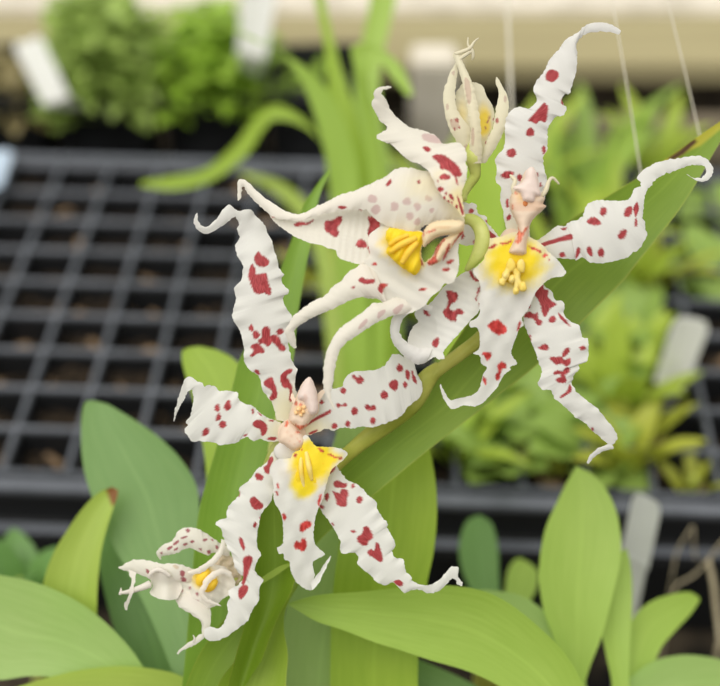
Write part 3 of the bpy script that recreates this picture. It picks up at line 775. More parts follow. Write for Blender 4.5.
# ================================================================== FLOWER E: small, shrivelled
fe = flower(205, 580, -25, 'small shrivelled faded flower with curled petals, lowest on the spike')
g = Geo()
ribbon(g, P(110, 515, '575,150 550,148 520,128 480,100 430,70 380,58 330,75 300,120 250,150 222,180 238,212'), P(110, 515, '575,195 545,195 500,180 470,192 420,175 380,158 330,178 290,192 255,196 246,200 246,215'), [(0, -30), (.4, -18), (.8, -18), (1, -26)], cup=-.18, ruf=2, seed=71,
       spots=PS(110, 515, '365,70 378,66 385,78 370,86; 338,110 360,100 372,104 350,116; 300,140 325,122 332,130 310,145; 272,160 290,148 300,155 280,170; 385,125 400,120 405,130 390,135; 350,140 370,132 372,142 355,150; 425,160 440,160 438,172; 465,170 480,168 485,185 470,185; 505,148 518,145 520,162 510,165; 305,165 325,155 325,165 310,172; 240,180 252,178 250,190; 445,120 460,112 470,118 455,128; 485,118 495,115 495,128'))
g.obj('petal', M_FADED, fe)
g = Geo()
ribbon(g, P(110, 515, '440,275 340,238 290,232 250,235 200,222 150,215 100,220 60,240 40,250'), P(110, 515, '430,320 350,320 280,310 220,310 180,300 130,283 100,274 62,266 42,256'), [(0, -22), (.4, -12), (1, -24)], cup=-.16, ruf=2, seed=72, pale=PS(110, 515, '300,240 330,245 320,262'), spots=PS(110, 515, '170,260 185,262 195,278 180,282; 335,270 352,265 360,280 350,300 338,290; 340,300 362,300 365,320 345,325; 372,270 388,272 385,285'))
ribbon(g, P(110, 515, '88,262 95,290 105,315 96,345 85,400 70,425 72,455'), P(110, 515, '125,275 125,300 118,330 112,360 105,385 88,430 82,458'), [(0, -14), (.5, -8), (1, -16)], cols=12, seed=73)
ptube(g, [(150, 584, -12), (143, 587, -10), (134, 590, -12), (127, 592, -14), (119.5, 593, -16)], [4, 3.4, 2.8, 2.2, 1.2], n=24, sides=10)
ptube(g, [(120, 594.5, -16), (121, 591, -16), (121, 588, -17)], [1.6, 1.3, .5], n=10, sides=8)
g.obj('petal', M_FADED, fe)
g = Geo()
sheet(g, P(110, 515, '188,300 205,275 260,262 300,300 345,335 335,380 320,402 270,408 225,398 190,375 205,340'), lambda x, y: -12 + 4 * np.sin(x * .2) + 3 * np.cos(y * .22), seed=74)
ptube(g, [(149, 578, -8), (151, 573, -6), (157, 569.5, -6), (163, 571, -6), (170, 576, -8)], [1.5, 2.2, 2.5, 2.5, 2], n=24, sides=10)
g.obj('sepal', M_FADED, fe)
g = Geo()
out = P(110, 515, '300,300 345,255 430,265 500,240 560,255 600,320 590,370 545,400 500,440 430,450 370,440 320,420')
sheet(g, out, lambda x, y: -20 + 6 * np.exp(-((x - 205) / 14) ** 2) + 2.2 * wob(np.stack([x, y], 1), 24, .25), PS(110, 515, '330,405 345,408 345,430 332,432; 380,400 400,408 425,412 420,428 395,425; 410,375 425,372 420,390; 340,365 350,360 352,375; 375,350 388,345 385,358'), yellow=[(204, 578, 17, 15, .6, 1.)], seed=75)
blob(g, 203, 577, -10, 6, 9, 4, .1, 3, .4, color=(0, 1, 0)); blob(g, 211, 585, -10, 5, 8, 4, .1, 3, .6, color=(0, 1, 0))
ribbon(g, P(110, 515, '585,275 540,258 500,268 460,300 432,360 435,400 470,425 535,438'), P(110, 515, '580,300 545,285 515,295 480,325 455,370 460,395 490,410 530,432'), [(0, -10), (.5, 0), (1, -6)], cols=14, cup=-.2, seed=76)
g.obj('lip', M_FADED, fe)
g = Geo()
ribbon(g, P(110, 515, '360,360 330,395 330,440 390,475 430,505 442,560 405,595 350,632 320,663'), P(110, 515, '500,380 480,430 485,480 478,540 450,590 405,625 345,652 327,671'), [(0, -20), (.4, -10), (1, -18)], cup=-.14, ruf=1.5, seed=77)
ptube(g, [(194, 642, -14), (194.5, 638, -13), (193, 635, -13)], [1.3, 1, .4], n=10, sides=8)
g.obj('lateral_sepal', M_FADED, fe)
g = Geo()
ribbon(g, P(110, 515, '535,115 520,165 490,205 450,235 410,258 370,270'), P(110, 515, '560,125 545,175 515,220 470,258 425,282 380,290'), [(0, -14), (.5, -4), (1, -8)], cup=-.2, cols=14, seed=78)
g.obj('petal', M_FADED, fe)
g = Geo()
sheet(g, P(110, 515, '500,205 545,165 580,195 608,220 605,260 632,292 610,335 575,345 560,380 520,350 500,280'), lambda x, y: -32 + 2.5 * wob(np.stack([x, y], 1), 8, .3), pale=[P(110, 515, '480,150 650,150 650,400 480,400')], seed=79)
g.obj('dorsal_sepal', M_FADED, fe)
g = Geo()
ptube(g, [(228, 578, -34), (240, 582, -40), (250, 590, -56), (258, 602, -80), (265, 612, -98)], [5, 4.5, 4, 4, 4], n=20)
g.obj('pedicel', M_STALK, fe)

# ------------------------------------------------------------------ flower spike
g = Geo()
ptube(g, [(466, 208, 10), (480, 222, 0), (493, 240, -8), (502, 268, -16), (499, 298, -18), (490, 325, -18), (478, 340, -18), (460, 354, -20), (440, 369, -24), (422, 384, -26)], [4, 4.5, 5, 5.5, 6, 6.5, 7, 7, 6.5, 6.5], n=90, sides=18)
ptube(g, [(440, 367, -24), (428, 378, -25), (410, 402, -27), (385, 424, -30), (350, 452, -34), (318, 484, -46), (290, 530, -90), (268, 590, -100), (256, 640, -100), (250, 720, -90)], [7, 10, 13, 11, 8, 7.5, 7.5, 8, 9, 10], n=120, sides=18, flat=.7)
g.obj('flower_spike', M_SPIKE, orchid)
# ------------------------------------------------------------------ leaves
def lc(r, g, b, k=1.0):
    c = lin(r, g, b); return (c[0] * k, c[1] * k, c[2] * k, 1)


BROWN = lc(92, 62, 38)
ML = {
    'strap': leaf_mat('strap_leaf_green', lc(104, 140, 30), lc(146, 172, 54), edge=lc(170, 178, 70), tip=BROWN, veins=40),
    'tall': leaf_mat('tall_leaf_green', lc(118, 160, 50), lc(152, 186, 76), edge=lc(160, 190, 90), veins=24),
    'sheath': leaf_mat('sheath_green', lc(132, 164, 44), lc(166, 188, 74), edge=lc(178, 190, 90), veins=24),
    'bright': leaf_mat('yellow_green_leaf', lc(138, 172, 40), lc(172, 198, 66), veins=12),
    'cool': leaf_mat('cool_green_leaf', lc(112, 152, 80), lc(138, 174, 102), veins=14),
    'olive': leaf_mat('olive_green_leaf', lc(160, 186, 72), lc(184, 204, 96), veins=12, tip=lc(140, 88, 40)),
    'pale': leaf_mat('pale_green_leaf', lc(154, 190, 98), lc(178, 206, 124), veins=14),
    'mid': leaf_mat('mid_green_leaf', lc(152, 186, 70), lc(180, 208, 98), veins=16),
    'dark': leaf_mat('dark_green_leaf', lc(96, 140, 66), lc(124, 164, 90), veins=10),
}


def px(t): return np.array([[float(v) for v in q.split(',')] for q in t.split()])


def leaf(parent, L, R, depth, mat, cup=.10, ruf=0., seed=1, cols=28, step=2.5, pig=None, name='leaf', **k):
    g = Geo()
    L = px(L) if isinstance(L, str) else L; R = px(R) if isinstance(R, str) else R
    ribbon(g, L, R, depth, cup=cup, ruf=ruf, cols=cols, step=step, fray=0, seed=seed, waves=.06)
    c = np.concatenate(g.c); 
    if pig is not None:
        # damaged or yellowing patches, given as (x, y, radius, channel) near the traced edges
        n = len(c) // cols
        a = resample(catmull(L, 5), n); b = resample(catmull(R, 5), n)
        u = np.linspace(0, 1, cols)
        xy = (a[:, None] * (1 - u)[None, :, None] + b[:, None] * u[None, :, None]).reshape(-1, 2)
        if len(xy) == len(c):
            for (poly, ch) in pig:
                v = np.clip((sdf(xy, px(poly)) + 1.5) / 3, 0, 1)
                c[:, ch] = np.maximum(c[:, ch], v)
        g.c = [c]
    return g.obj(name, ML[mat], parent, **k)


def dz(z): return (ZF - z) / PX


# the great strap leaf running up behind the flowers
leaf(orchid, '170,760 186,686 208,640 240,600 262,560 284,520 310,488 340,463 365,440 392,419 421,394 450,350 480,305 510,268 540,240 570,220 603,199 637,178 664,160 693,140 722,120 760,94',
     '214,760 222,686 258,634 292,586 316,545 345,518 375,494 411,464 440,441 470,418 500,394 520,379 538,364 560,344 580,324 602,302 624,280 638,262 674,217 697,182 719,144 760,80',
     [(0, -78), (.25, -76), (.5, -66), (.75, -62), (1, -70)], 'strap', cup=.07, cols=48, step=2,
     pig=[('668,158 680,150 694,138 697,142 684,154 672,161', 0), ('640,181 640,172 668,157 690,142 700,128 722,112 722,128 700,146 690,150 664,166', 1)])
# sheath folded against its foot
leaf(orchid, '200,760 216,690 236,660 262,628 284,600 298,580', '290,760 286,690 288,655 284,630 286,608 299,584', [(0, -62), (.6, -66), (1, -72)], 'sheath', cup=.22)
# folded inner leaf between lateral sepal and lip
leaf(orchid, '216,730 236,655 248,610 252,570 252,530 258,500 270,480', '262,660 276,622 292,590 298,560 298,530 294,500 280,478', [(0, -48), (.6, -50), (1, -46)], 'strap', cup=.35, seed=3)
g = Geo(); ribbon(g, px('258,580 270,572 280,566 290,563'), px('258,586 272,578 284,570 291,565'), [(0, -34), (1, -38)], cols=8, step=1, fray=0); g.obj('bract', ML['sheath'], orchid)
# tall pointed leaf on the left
leaf(orchid, '170,760 182,686 190,600 197,523 206,482 214,455 226,412 234,380 240,358 256,330 272,290 281,268 293,236 303,206 313,190 328,169',
     '232,760 240,686 256,590 262,520 272,450 282,410 290,375 294,355 297,320 304,278 310,246 317,208 320,195 329,172',
     [(0, -90), (.3, -104), (.7, -128), (1, -150)], 'tall', cup=.16, cols=36)
g = Geo(); ptube(g, [(270, 452, -100), (276, 430, -98), (282, 408, -96), (286, 390, -96)], [3, 4.5, 4, 2], n=30); g.obj('stem', M_STALK, orchid)
# yellow-green leaves behind the stem
leaf(orchid, '205,640 206,540 206,470 196,410 184,370 182,352 190,347', '262,640 262,540 256,470 250,400 240,366 222,352 200,346', [(0, -180), (1, -300)], 'bright', cup=.06)
leaf(orchid, '330,760 330,680 332,600 340,540 352,480 372,430 395,395', '420,760 418,660 426,590 434,550 437,510 434,470 422,425 402,392', [(0, -165), (.5, -165), (1, -170)], 'bright', cup=.05)
leaf(orchid, '280,760 276,690 280,640 290,590 304,545 318,500 330,455 342,415', '366,760 362,690 366,640 374,600 386,560 394,520 392,470 380,430 348,412', [(0, -185), (.5, -190), (1, -200)], 'pale', cup=.06)
g = Geo(); tube(g, [pd(235, 745, -75), pd(235, 770, -75) * np.array((1, 1, .8)), pd(235, 745, -75) * np.array((1, 1, .03))], [.010, .011, .012]); g.obj('stem', M_SPIKE, orchid)

# plant on the left
lp = empty('broad_leaf_plant', pd(110, 740, -250) * np.array((1, 1, 0)), label='broad-leaved green plant at the near edge of the tray, one leaf with a brown tip', cat='plant')
leaf(lp, '190,720 160,640 132,580 110,540 93,500 83,465 81,430 84,404 92,400', '214,700 206,620 203,570 200,520 197,488 183,462 160,438 133,419 108,404', [(0, -190), (.5, -235), (1, -265)], 'cool', cup=.05)
leaf(lp, '52,720 40,640 42,590 52,556 66,532 82,509 98,493 112,487', '104,720 98,640 97,600 100,560 105,535 112,512 117,497 118,490', [(0, -195), (.5, -205), (1, -215)], 'olive', cup=.14,
     pig=[('104,484 120,482 122,500 112,506', 0)])
leaf(lp, '175,700 150,676 130,648 105,622 80,603 55,590 30,581 0,575 -30,572 -60,574', '160,730 120,700 90,686 60,678 30,676 0,680 -20,676 -40,660 -58,610 -66,580', [(0, -170), (.5, -178), (1, -180)], 'pale', cup=.05)
leaf(lp, '215,700 185,678 160,670 120,666 80,670 50,677 20,686 0,694', '200,730 160,735 120,735 80,730 50,720 20,708 4,698', [(0, -165), (1, -168)], 'olive', cup=.04)
leaf(lp, '140,720 120,650 106,600 98,560 97,530 102,505', '205,720 188,650 170,600 146,560 127,530 108,503', [(0, -255), (1, -300)], 'dark', cup=.08)
g = Geo(); b0 = pd(150, 740, -270); tube(g, [b0, b0 * np.array((1, 1, .5)), b0 * np.array((1, 1, .02))], [.012, .012, .014]); g.obj('stem', M_SPIKE, lp)

# plant on the right
rp = empty('broad_leaf_plant', pd(570, 740, -240) * np.array((1, 1, 0)), label='broad-leaved bright green plant with one upright pointed leaf, beside the pale tag', cat='plant')
leaf(rp, '572,740 568,690 556,645 543,608 539,570 545,530 558,500 568,480 576,466', '578,740 586,680 602,636 614,590 621,556 619,522 610,496 595,476 577,466', [(0, -230), (.6, -250), (1, -280)], 'mid', cup=.06)
leaf(rp, '606,740 612,690 606,655 600,620 606,580 618,556 626,548', '640,740 630,690 630,650 632,610 632,580 630,562 627,549', [(0, -240), (1, -290)], 'mid', cup=.10)
leaf(rp, '612,720 620,660 632,620 650,602 672,594 690,592 700,598', '640,720 650,680 660,650 676,630 690,615 699,602', [(0, -260), (1, -330)], 'mid', cup=.06)
leaf(rp, '590,740 620,690 648,664 680,655 715,658 750,668', '630,760 660,730 690,715 720,705 750,690', [(0, -260), (1, -300)], 'pale', cup=.05)
leaf(rp, '600,740 585,690 566,655 540,628 510,604 480,590 440,585 398,588 355,592 318,595 288,603', '560,760 540,720 505,690 470,672 430,660 400,650 374,642 343,630 318,622 300,612 289,605', [(0, -140), (.6, -108), (1, -92)], 'mid', cup=.12, cols=36)
leaf(rp, '560,760 520,720 480,688 430,664 390,650 345,640 310,632', '500,780 460,735 420,700 380,680 340,665 318,650 311,636', [(0, -240), (1, -250)], 'cool', cup=.06)
leaf(rp, '480,790 450,720 410,682 370,668 330,662 296,668', '430,800 400,750 370,720 340,705 310,690 296,672', [(0, -225), (1, -230)], 'bright', cup=.05)
leaf(rp, '600,760 590,700 570,640 530,600 490,590 470,592', '570,760 556,720 530,680 500,640 480,615 470,596', [(0, -230), (1, -260)], 'pale', cup=.05)
g = Geo(); b0 = pd(585, 740, -235); tube(g, [b0, b0 * np.array((1, 1, .5)), b0 * np.array((1, 1, .02))], [.012, .012, .014]); g.obj('stem', M_SPIKE, rp)
# small round-leaved plant between
yp = empty('young_plant', pd(490, 660, -470) * np.array((1, 1, 0)), label='small young plant with a rounded dark green leaf in front of the tray rim', cat='plant')
leaf(yp, '484,640 474,600 462,570 459,545 466,522 478,515', '500,640 500,600 499,575 498,548 492,524 480,515', [(0, -440), (1, -500)], 'dark', cup=.06)
leaf(yp, '500,640 504,600 508,570 518,558 528,562', '520,640 526,610 536,590 538,572 530,563', [(0, -450), (1, -500)], 'mid', cup=.06)
g = Geo(); b0 = pd(495, 640, -445); tube(g, [b0, b0 * np.array((1, 1, .5)), b0 * np.array((1, 1, .02))], [.005, .005, .006]); g.obj('stem', M_SPIKE, yp)

# ------------------------------------------------------------------ bench, tray, pots
T = .05
YAW = math.radians(2.93)
TV = np.array((math.sin(YAW), math.cos(YAW), 0)); TU = np.array((math.cos(YAW), -math.sin(YAW), 0))
CELL = .02
O = ground(57, 313, T)


def box(geo, c, half, ux=(1, 0, 0), uy=(0, 1, 0), uz=(0, 0, 1), bev=.08):
    """box with chamfered edges"""
    c = np.asarray(c, float); ux, uy, uz = (np.asarray(v, float) for v in (ux, uy, uz)); h = np.asarray(half, float)
    b = min(h) * bev * 2
    bm = bmesh.new(); bmesh.ops.create_cube(bm, size=2)
    for v in bm.verts: v.co = Vector((v.co.x * h[0], v.co.y * h[1], v.co.z * h[2]))
    bmesh.ops.bevel(bm, geom=list(bm.edges), offset=b, segments=2, affect='EDGES')
    V = np.array([v.co[:] for v in bm.verts]); bm.verts.index_update()
    F = [tuple(v.index for v in f.verts) for f in bm.faces]; bm.free()
    geo.add(c + V[:, :1] * ux + V[:, 1:2] * uy + V[:, 2:] * uz, F)
    return geo


M_FLOOR = plain_mat('dark_bench_grit', lc(22, 21, 19), lc(70, 62, 50), 60, .9, 0, .1, .6, .004)
g = Geo(); g.add([(-3, -1, 0), (3, -1, 0), (3, 5, 0), (-3, 5, 0)], [(0, 1, 2, 3)])
mesh_obj('floor', g.v[0], g.f, M_FLOOR, smooth=False, kind='structure')

g = Geo(); g.add([(-3, 4.98, 0), (3, 4.98, 0), (3, 4.98, 2.2), (-3, 4.98, 2.2), (-3, 5.02, 0), (3, 5.02, 0), (3, 5.02, 2.2), (-3, 5.02, 2.2)], [(0, 1, 2, 3), (5, 4, 7, 6), (3, 2, 6, 7), (1, 0, 4, 5), (0, 3, 7, 4), (1, 5, 6, 2)])
mesh_obj('wall_back', g.v[0], g.f, plain_mat('greenhouse_sheeting', lc(205, 208, 200), lc(222, 224, 216), 3, .6, .6), smooth=False, kind='structure')

# seed tray: one moulded sheet of cells
m = N('black_tray_plastic'); oc = m.n('TexCoord'); nz = m.n('TexNoise'); nz.inputs['Scale'].default_value = 90; nz.inputs['Detail'].default_value = 4
m.l(oc.outputs['Object'], nz.inputs['Vector'])
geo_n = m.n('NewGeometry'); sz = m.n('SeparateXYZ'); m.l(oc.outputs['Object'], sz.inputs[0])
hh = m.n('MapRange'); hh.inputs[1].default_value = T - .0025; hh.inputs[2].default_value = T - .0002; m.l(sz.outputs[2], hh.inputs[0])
sky_grey = m.mix(nz.outputs[0], lc(74, 78, 84), lc(128, 132, 140))
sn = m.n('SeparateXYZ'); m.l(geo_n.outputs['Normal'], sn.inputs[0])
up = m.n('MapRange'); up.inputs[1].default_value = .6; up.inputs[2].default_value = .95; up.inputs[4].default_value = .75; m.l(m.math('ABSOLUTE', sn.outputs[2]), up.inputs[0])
M_TRAY = m.surf(m.mix(m.math('MAXIMUM', hh.outputs[0], up.outputs[0]), lc(20, 21, 23), sky_grey), .55, 0, nz.outputs[0], .4, None, .2, .001)  # sky reflection painted in: ridge tops and upward faces coloured lighter
rows = range(-6, 5); cols_ = range(-4, 13)


def tp(i, j, z): return O + TU * (i * CELL) + TV * (j * CELL) + np.array((0, 0, z - T))


seed_tray = empty('seed_tray', tp(4, -6, 0), label='large black plastic plug tray of square cells spread across the bench', cat='seed tray')
V = []; F = []; vid = {}


def vert(p):
    k = tuple(np.round(p, 6))
    if k not in vid: vid[k] = len(V); V.append(p)
    return vid[k]


# keep only the rows that exist: back rim lies at the 160 px line, front rim near 480 px
J0, J1 = -4, 5
I0, I1 = -4, 13
for j in range(J0, J1):
    for i in range(I0, I1):
        cor = [(i, j), (i + 1, j), (i + 1, j + 1), (i, j + 1)]
        sg = [(1, 1), (-1, 1), (-1, -1), (1, -1)]
        lv = [vert(tp(a, b, T)) for a, b in cor]
        def ring(e, z): return [vert(tp(a + s[0] * e, b + s[1] * e, z)) for (a, b), s in zip(cor, sg)]
        r0 = ring(.026, T - .0003); r1 = ring(.052, T - .0013); r2 = ring(.24, T - .034)
        for A, B in ((lv, r0), (r0, r1), (r1, r2)):
            for k in range(4):
                F.append((A[k], A[(k + 1) % 4], B[(k + 1) % 4], B[k]))
        F.append(tuple(r2))
# rim and side walls
per = [(i, J0) for i in range(I0, I1)] + [(I1, j) for j in range(J0, J1)] + [(i, J1) for i in range(I1, I0, -1)] + [(I0, j) for j in range(J1, J0, -1)]


def off(i, j, o, z):
    a = i + (o if i == I1 else -o if i == I0 else 0); b = j + (o if j == J1 else -o if j == J0 else 0)
    return vert(tp(a, b, z))


prof = [(0, T), (.06, T - .0025), (.18, T - .003), (.26, T - .0004), (.40, T - .0004), (.44, T - .003), (.40, T - .013), (.44, T - .0145), (.62, T - .0148), (.66, T - .018), (.52, .001)]
for a, b in zip(per, per[1:] + per[:1]):
    for (o1, z1), (o2, z2) in zip(prof, prof[1:]):
        F.append((off(*a, o1, z1), off(*b, o1, z1), off(*b, o2, z2), off(*a, o2, z2)))
mesh_obj('cell_grid', np.array(V), F, M_TRAY, seed_tray, smooth=False)
# potting mix in the cells
mm = N('potting_mix'); oc = mm.n('TexCoord'); n1 = mm.n('TexNoise'); n1.inputs['Scale'].default_value = 420; n1.inputs['Detail'].default_value = 5; mm.l(oc.outputs['Object'], n1.inputs['Vector'])
n2 = mm.n('TexNoise'); n2.inputs['Scale'].default_value = 75; n2.inputs['Detail'].default_value = 2; mm.l(oc.outputs['Object'], n2.inputs['Vector'])
r1 = mm.n('MapRange'); r1.inputs[1].default_value = .57; r1.inputs[2].default_value = .65; mm.l(n2.outputs[0], r1.inputs[0])
r2 = mm.n('MapRange'); r2.inputs[1].default_value = .45; r2.inputs[2].default_value = .6; mm.l(n1.outputs[0], r2.inputs[0])
cc = mm.mix(r2.outputs[0], lc(26, 22, 18), lc(62, 52, 40))
cc = mm.mix(mm.math('MULTIPLY', r1.outputs[0], .75), cc, lc(186, 156, 122))
M_SOIL = mm.surf(cc, .9, 0, n1.outputs[0], .1, None, .8, .003)
V = []; F = []
for j in range(J0, J1):
    for i in range(I0, I1):
        z = T - .006 - random.random() * .006; n0 = len(V); k = 5
        e = .125
        for a in range(k):
            for b in range(k):
                V.append(tp(i + e + (1 - 2 * e) * a / (k - 1), j + e + (1 - 2 * e) * b / (k - 1), z + random.uniform(-.0018, .0018)))
        F += [(n0 + a * k + b, n0 + (a + 1) * k + b, n0 + (a + 1) * k + b + 1, n0 + a * k + b + 1) for a in range(k - 1) for b in range(k - 1)]
mesh_obj('potting_mix', np.array(V), F, M_SOIL, seed_tray, kind='stuff')


# ------------------------------------------------------------------ blades for plants on the bench
def blade(geo, base, az, length, width, rise, droop, seed=0, fold=.25, n=18, cols=9, shape=1.0, twist=0.):
    """one leaf: starts at base, climbs at angle rise and bends over by droop (radians)"""
    r = np.random.default_rng(seed)
    h = np.array((math.cos(az), math.sin(az), 0.)); side = np.array((-math.sin(az), math.cos(az), 0.))
    t = np.linspace(0, 1, n); ang = rise - droop * t ** 1.3
    st = length / (n - 1)
    x = np.r_[0, np.cumsum(np.cos(ang[:-1]) * st)]; z = np.r_[0, np.cumsum(np.sin(ang[:-1]) * st)]
    w = width * .5 * np.clip(np.sin(math.pi * np.clip(t * .93 + .06, 0, 1) ** shape), 0, 1) ** .8
    V = []
    for i in range(n):
        nrm = -math.sin(ang[i]) * h + np.array((0, 0, math.cos(ang[i])))
        s2 = side * math.cos(twist * t[i]) + nrm * math.sin(twist * t[i])
        for q in np.linspace(-1, 1, cols):
            V.append(np.asarray(base) + h * x[i] + np.array((0, 0, z[i])) + s2 * q * w[i] + nrm * fold * w[i] * (abs(q) - .3))
    F = [(i * cols + k, i * cols + k + 1, (i + 1) * cols + k + 1, (i + 1) * cols + k) for i in range(n - 1) for k in range(cols - 1)]
    uv = np.stack([np.tile(np.linspace(0, 1, cols), n), np.repeat(t * 2, cols)], 1)
    geo.add(V, F, None, uv)
    return geo


MS = [leaf_mat('seedling_green_a', lc(150, 178, 52), lc(192, 208, 86), veins=6),
      leaf_mat('seedling_green_b', lc(134, 166, 66), lc(172, 198, 104), veins=6),
      leaf_mat('seedling_green_c', lc(168, 178, 56), lc(206, 208, 90), veins=6)]
WHAT = {'strap': 'grassy seedling with narrow arching leaves', 'round': 'seedling with a rosette of rounded leaves', 'tuft': 'tufted seedling with upright leaves'}


def seedling(px_, py_, kind, size, mat, nl, label, seed):
    r = np.random.default_rng(seed)
    b = ground(px_, py_, T - .010)
    o = empty('seedling', b, label=label, cat='seedling', group='seedlings growing in the plug tray')
    a0 = r.uniform(0, 6)
    for k in range(nl):
        az = a0 + k * 2.4 + r.uniform(-.3, .3)
        g = Geo()
        if kind == 'strap':
            blade(g, b + r.uniform(-.002, .002, 3) * (1, 1, 0), az, size * r.uniform(.75, 1.15), size * .17, r.uniform(1.0, 1.4), r.uniform(.5, 1.3), seed + k)
        elif kind == 'tuft':
            blade(g, b + r.uniform(-.002, .002, 3) * (1, 1, 0), az, size * r.uniform(.7, 1.1), size * .26, r.uniform(.9, 1.3), r.uniform(.3, .9), seed + k)
        else:
            blade(g, b + np.array((0, 0, .003 * (k % 3))), az, size * r.uniform(.6, 1.), size * .46, r.uniform(.5, 1.0), r.uniform(.5, 1.0), seed + k, shape=1.2)
        g.obj('leaf', MS[mat], o)
    g = Geo(); tube(g, [b - (0, 0, .002), b + (0, 0, .004), b + (0, 0, .009)], [.0018, .002, .0012], n=6, sides=8)
    g.obj('stem', M_STALK, o)


far = [
    (515, 218, 'strap', .052, 0, 7, 'grassy seedling behind the half-closed cream flower'),
    
    (582, 208, 'strap', .056, 1, 7, 'tall grassy seedling beside the tall spotted sepal, nearest the thin wires'),
    (652, 196, 'strap', .050, 0, 7, 'grassy seedling below the wooden planks, above the big strap leaf'),
    (706, 285, 'round', .028, 1, 8, 'bluish green rosette seedling under the tip of the big strap leaf'),
    (715, 225, 'round', .030, 1, 8, 'small rosette seedling at the edge of the frame below the strap leaf tip'),
    (650, 300, 'strap', .036, 2, 7, 'yellowish seedling beside the tilted white tag'),
    (622, 305, 'tuft', .036, 0, 7, 'tufted seedling tucked under the lower edge of the big strap leaf'),
    (612, 352, 'round', .034, 1, 8, 'rosette seedling left of the tilted white tag'),
    (632, 385, 'tuft', .034, 0, 8, 'tufted seedling against the left foot of the tilted white tag'),
    (618, 425, 'tuft', .038, 0, 8, 'bright upright seedling right of the drooping sepal tip'),
    (636, 462, 'tuft', .026, 2, 7, 'yellow-green seedling with leaves reaching over the dark empty cells'),
    (625, 478, 'tuft', .032, 2, 8, 'yellow-green tuft in front row, above the second pale tag'),
    (590, 470, 'round', .030, 1, 8, 'rosette seedling below the drooping sepal tip'),
    (566, 425, 'round', .032, 1, 8, 'rosette seedling left of the drooping sepal tip'),
    (585, 385, 'tuft', .032, 0, 7, 'tufted seedling behind the drooping sepal'),
    (540, 400, 'tuft', .032, 0, 7, 'tufted seedling right under the edge of the big strap leaf'),
    (520, 440, 'round', .031, 1, 9, 'broad pale rosette seedling below the big strap leaf'),
    (496, 474, 'round', .029, 1, 9, 'pale rosette seedling at the front rim, above the small round-leaved plant'),
    (548, 478, 'tuft', .020, 2, 6, 'small yellowish tuft at the front rim of the tray'),
    (458, 474, 'strap', .034, 0, 8, 'grassy seedling leaning left from the front rim beside the strap leaf'),
    (470, 440, 'round', .030, 1, 8, 'rosette seedling half hidden under the big strap leaf'),
    (690, 498, 'tuft', .018, 2, 6, 'tiny sprout in the front row of cells near the frame edge'),
    (420, 330, 'tuft', .036, 0, 7, 'tufted seedling seen through the curled ring of a sepal'),
    (320, 300, 'tuft', .026, 2, 6, 'small seedling behind the tall pointed leaf'),
    (446, 225, 'tuft', .045, 0, 7, 'tufted seedling behind the sideways flower'),
    (560, 300, 'strap', .05, 0, 7, 'seedling hidden beneath the right-hand flower'),
    (606, 268, 'strap', .046, 0, 7, 'grassy seedling rising just above the big strap leaf'),
]
for k, (x, y, kd, s, mt, nl, lb) in enumerate(far):
    seedling(x, y, kd, s, mt, nl, lb, 100 + 13 * k)

sb = ground(575, 262, T - .01); zl = float((sb - CAM) @ AF)
lg = empty('seedling', sb, label='largest grassy seedling, its broad blades fanning up toward the wooden planks', cat='seedling', group='seedlings growing in the plug tray')
for L_, R_ in (('560,262 552,240 566,205 602,160 636,118 654,102', '580,262 570,245 592,212 624,170 650,130 657,105'),
               ('572,262 592,240 632,200 676,166 702,148', '590,262 604,250 644,212 690,178 706,152'),
               ('566,262 556,220 550,180 548,140 552,112', '584,262 578,220 570,180 562,140 555,112'),
               ('570,262 590,225 596,180 606,140 618,118', '590,262 606,225 614,185 616,145 620,120')):
    Lp, Rp = px(L_), px(R_); n_ = min(len(Lp), len(Rp)); 
    if L_[:3] != '560': Rp = Lp[:n_] + (Rp[:n_] - Lp[:n_]) * .6
    leaf(lg, Lp, Rp, [(0, (ZF - zl) / PX), (1, (ZF - zl + .015) / PX)], 'mid', cup=.12, cols=14, step=4)
g = Geo(); tube(g, [sb - (0, 0, .002), sb + (0, 0, .006), sb + (0, 0, .012)], [.003, .003, .002], n=6); g.obj('stem', M_STALK, lg)

# strap-leaved plant rooted in the tray behind the flowers
sb = ground(372, 440, T)
ci = math.floor(float((sb - O) @ TU) / CELL) + .5; cj = math.floor(float((sb - O) @ TV) / CELL) + .5
sb = tp(ci, cj, T - .0035)
spn = empty('strap_leaf_plant', sb, label='tall plant with long bright green strap leaves rising behind the sideways flower', cat='plant')
zb = float((sb - CAM) @ AF)


def zkeys(z0, z1): return [(0, (ZF - z0) / PX), (.5, (ZF - (z0 * .5 + z1 * .5)) / PX), (1, (ZF - z1) / PX)]


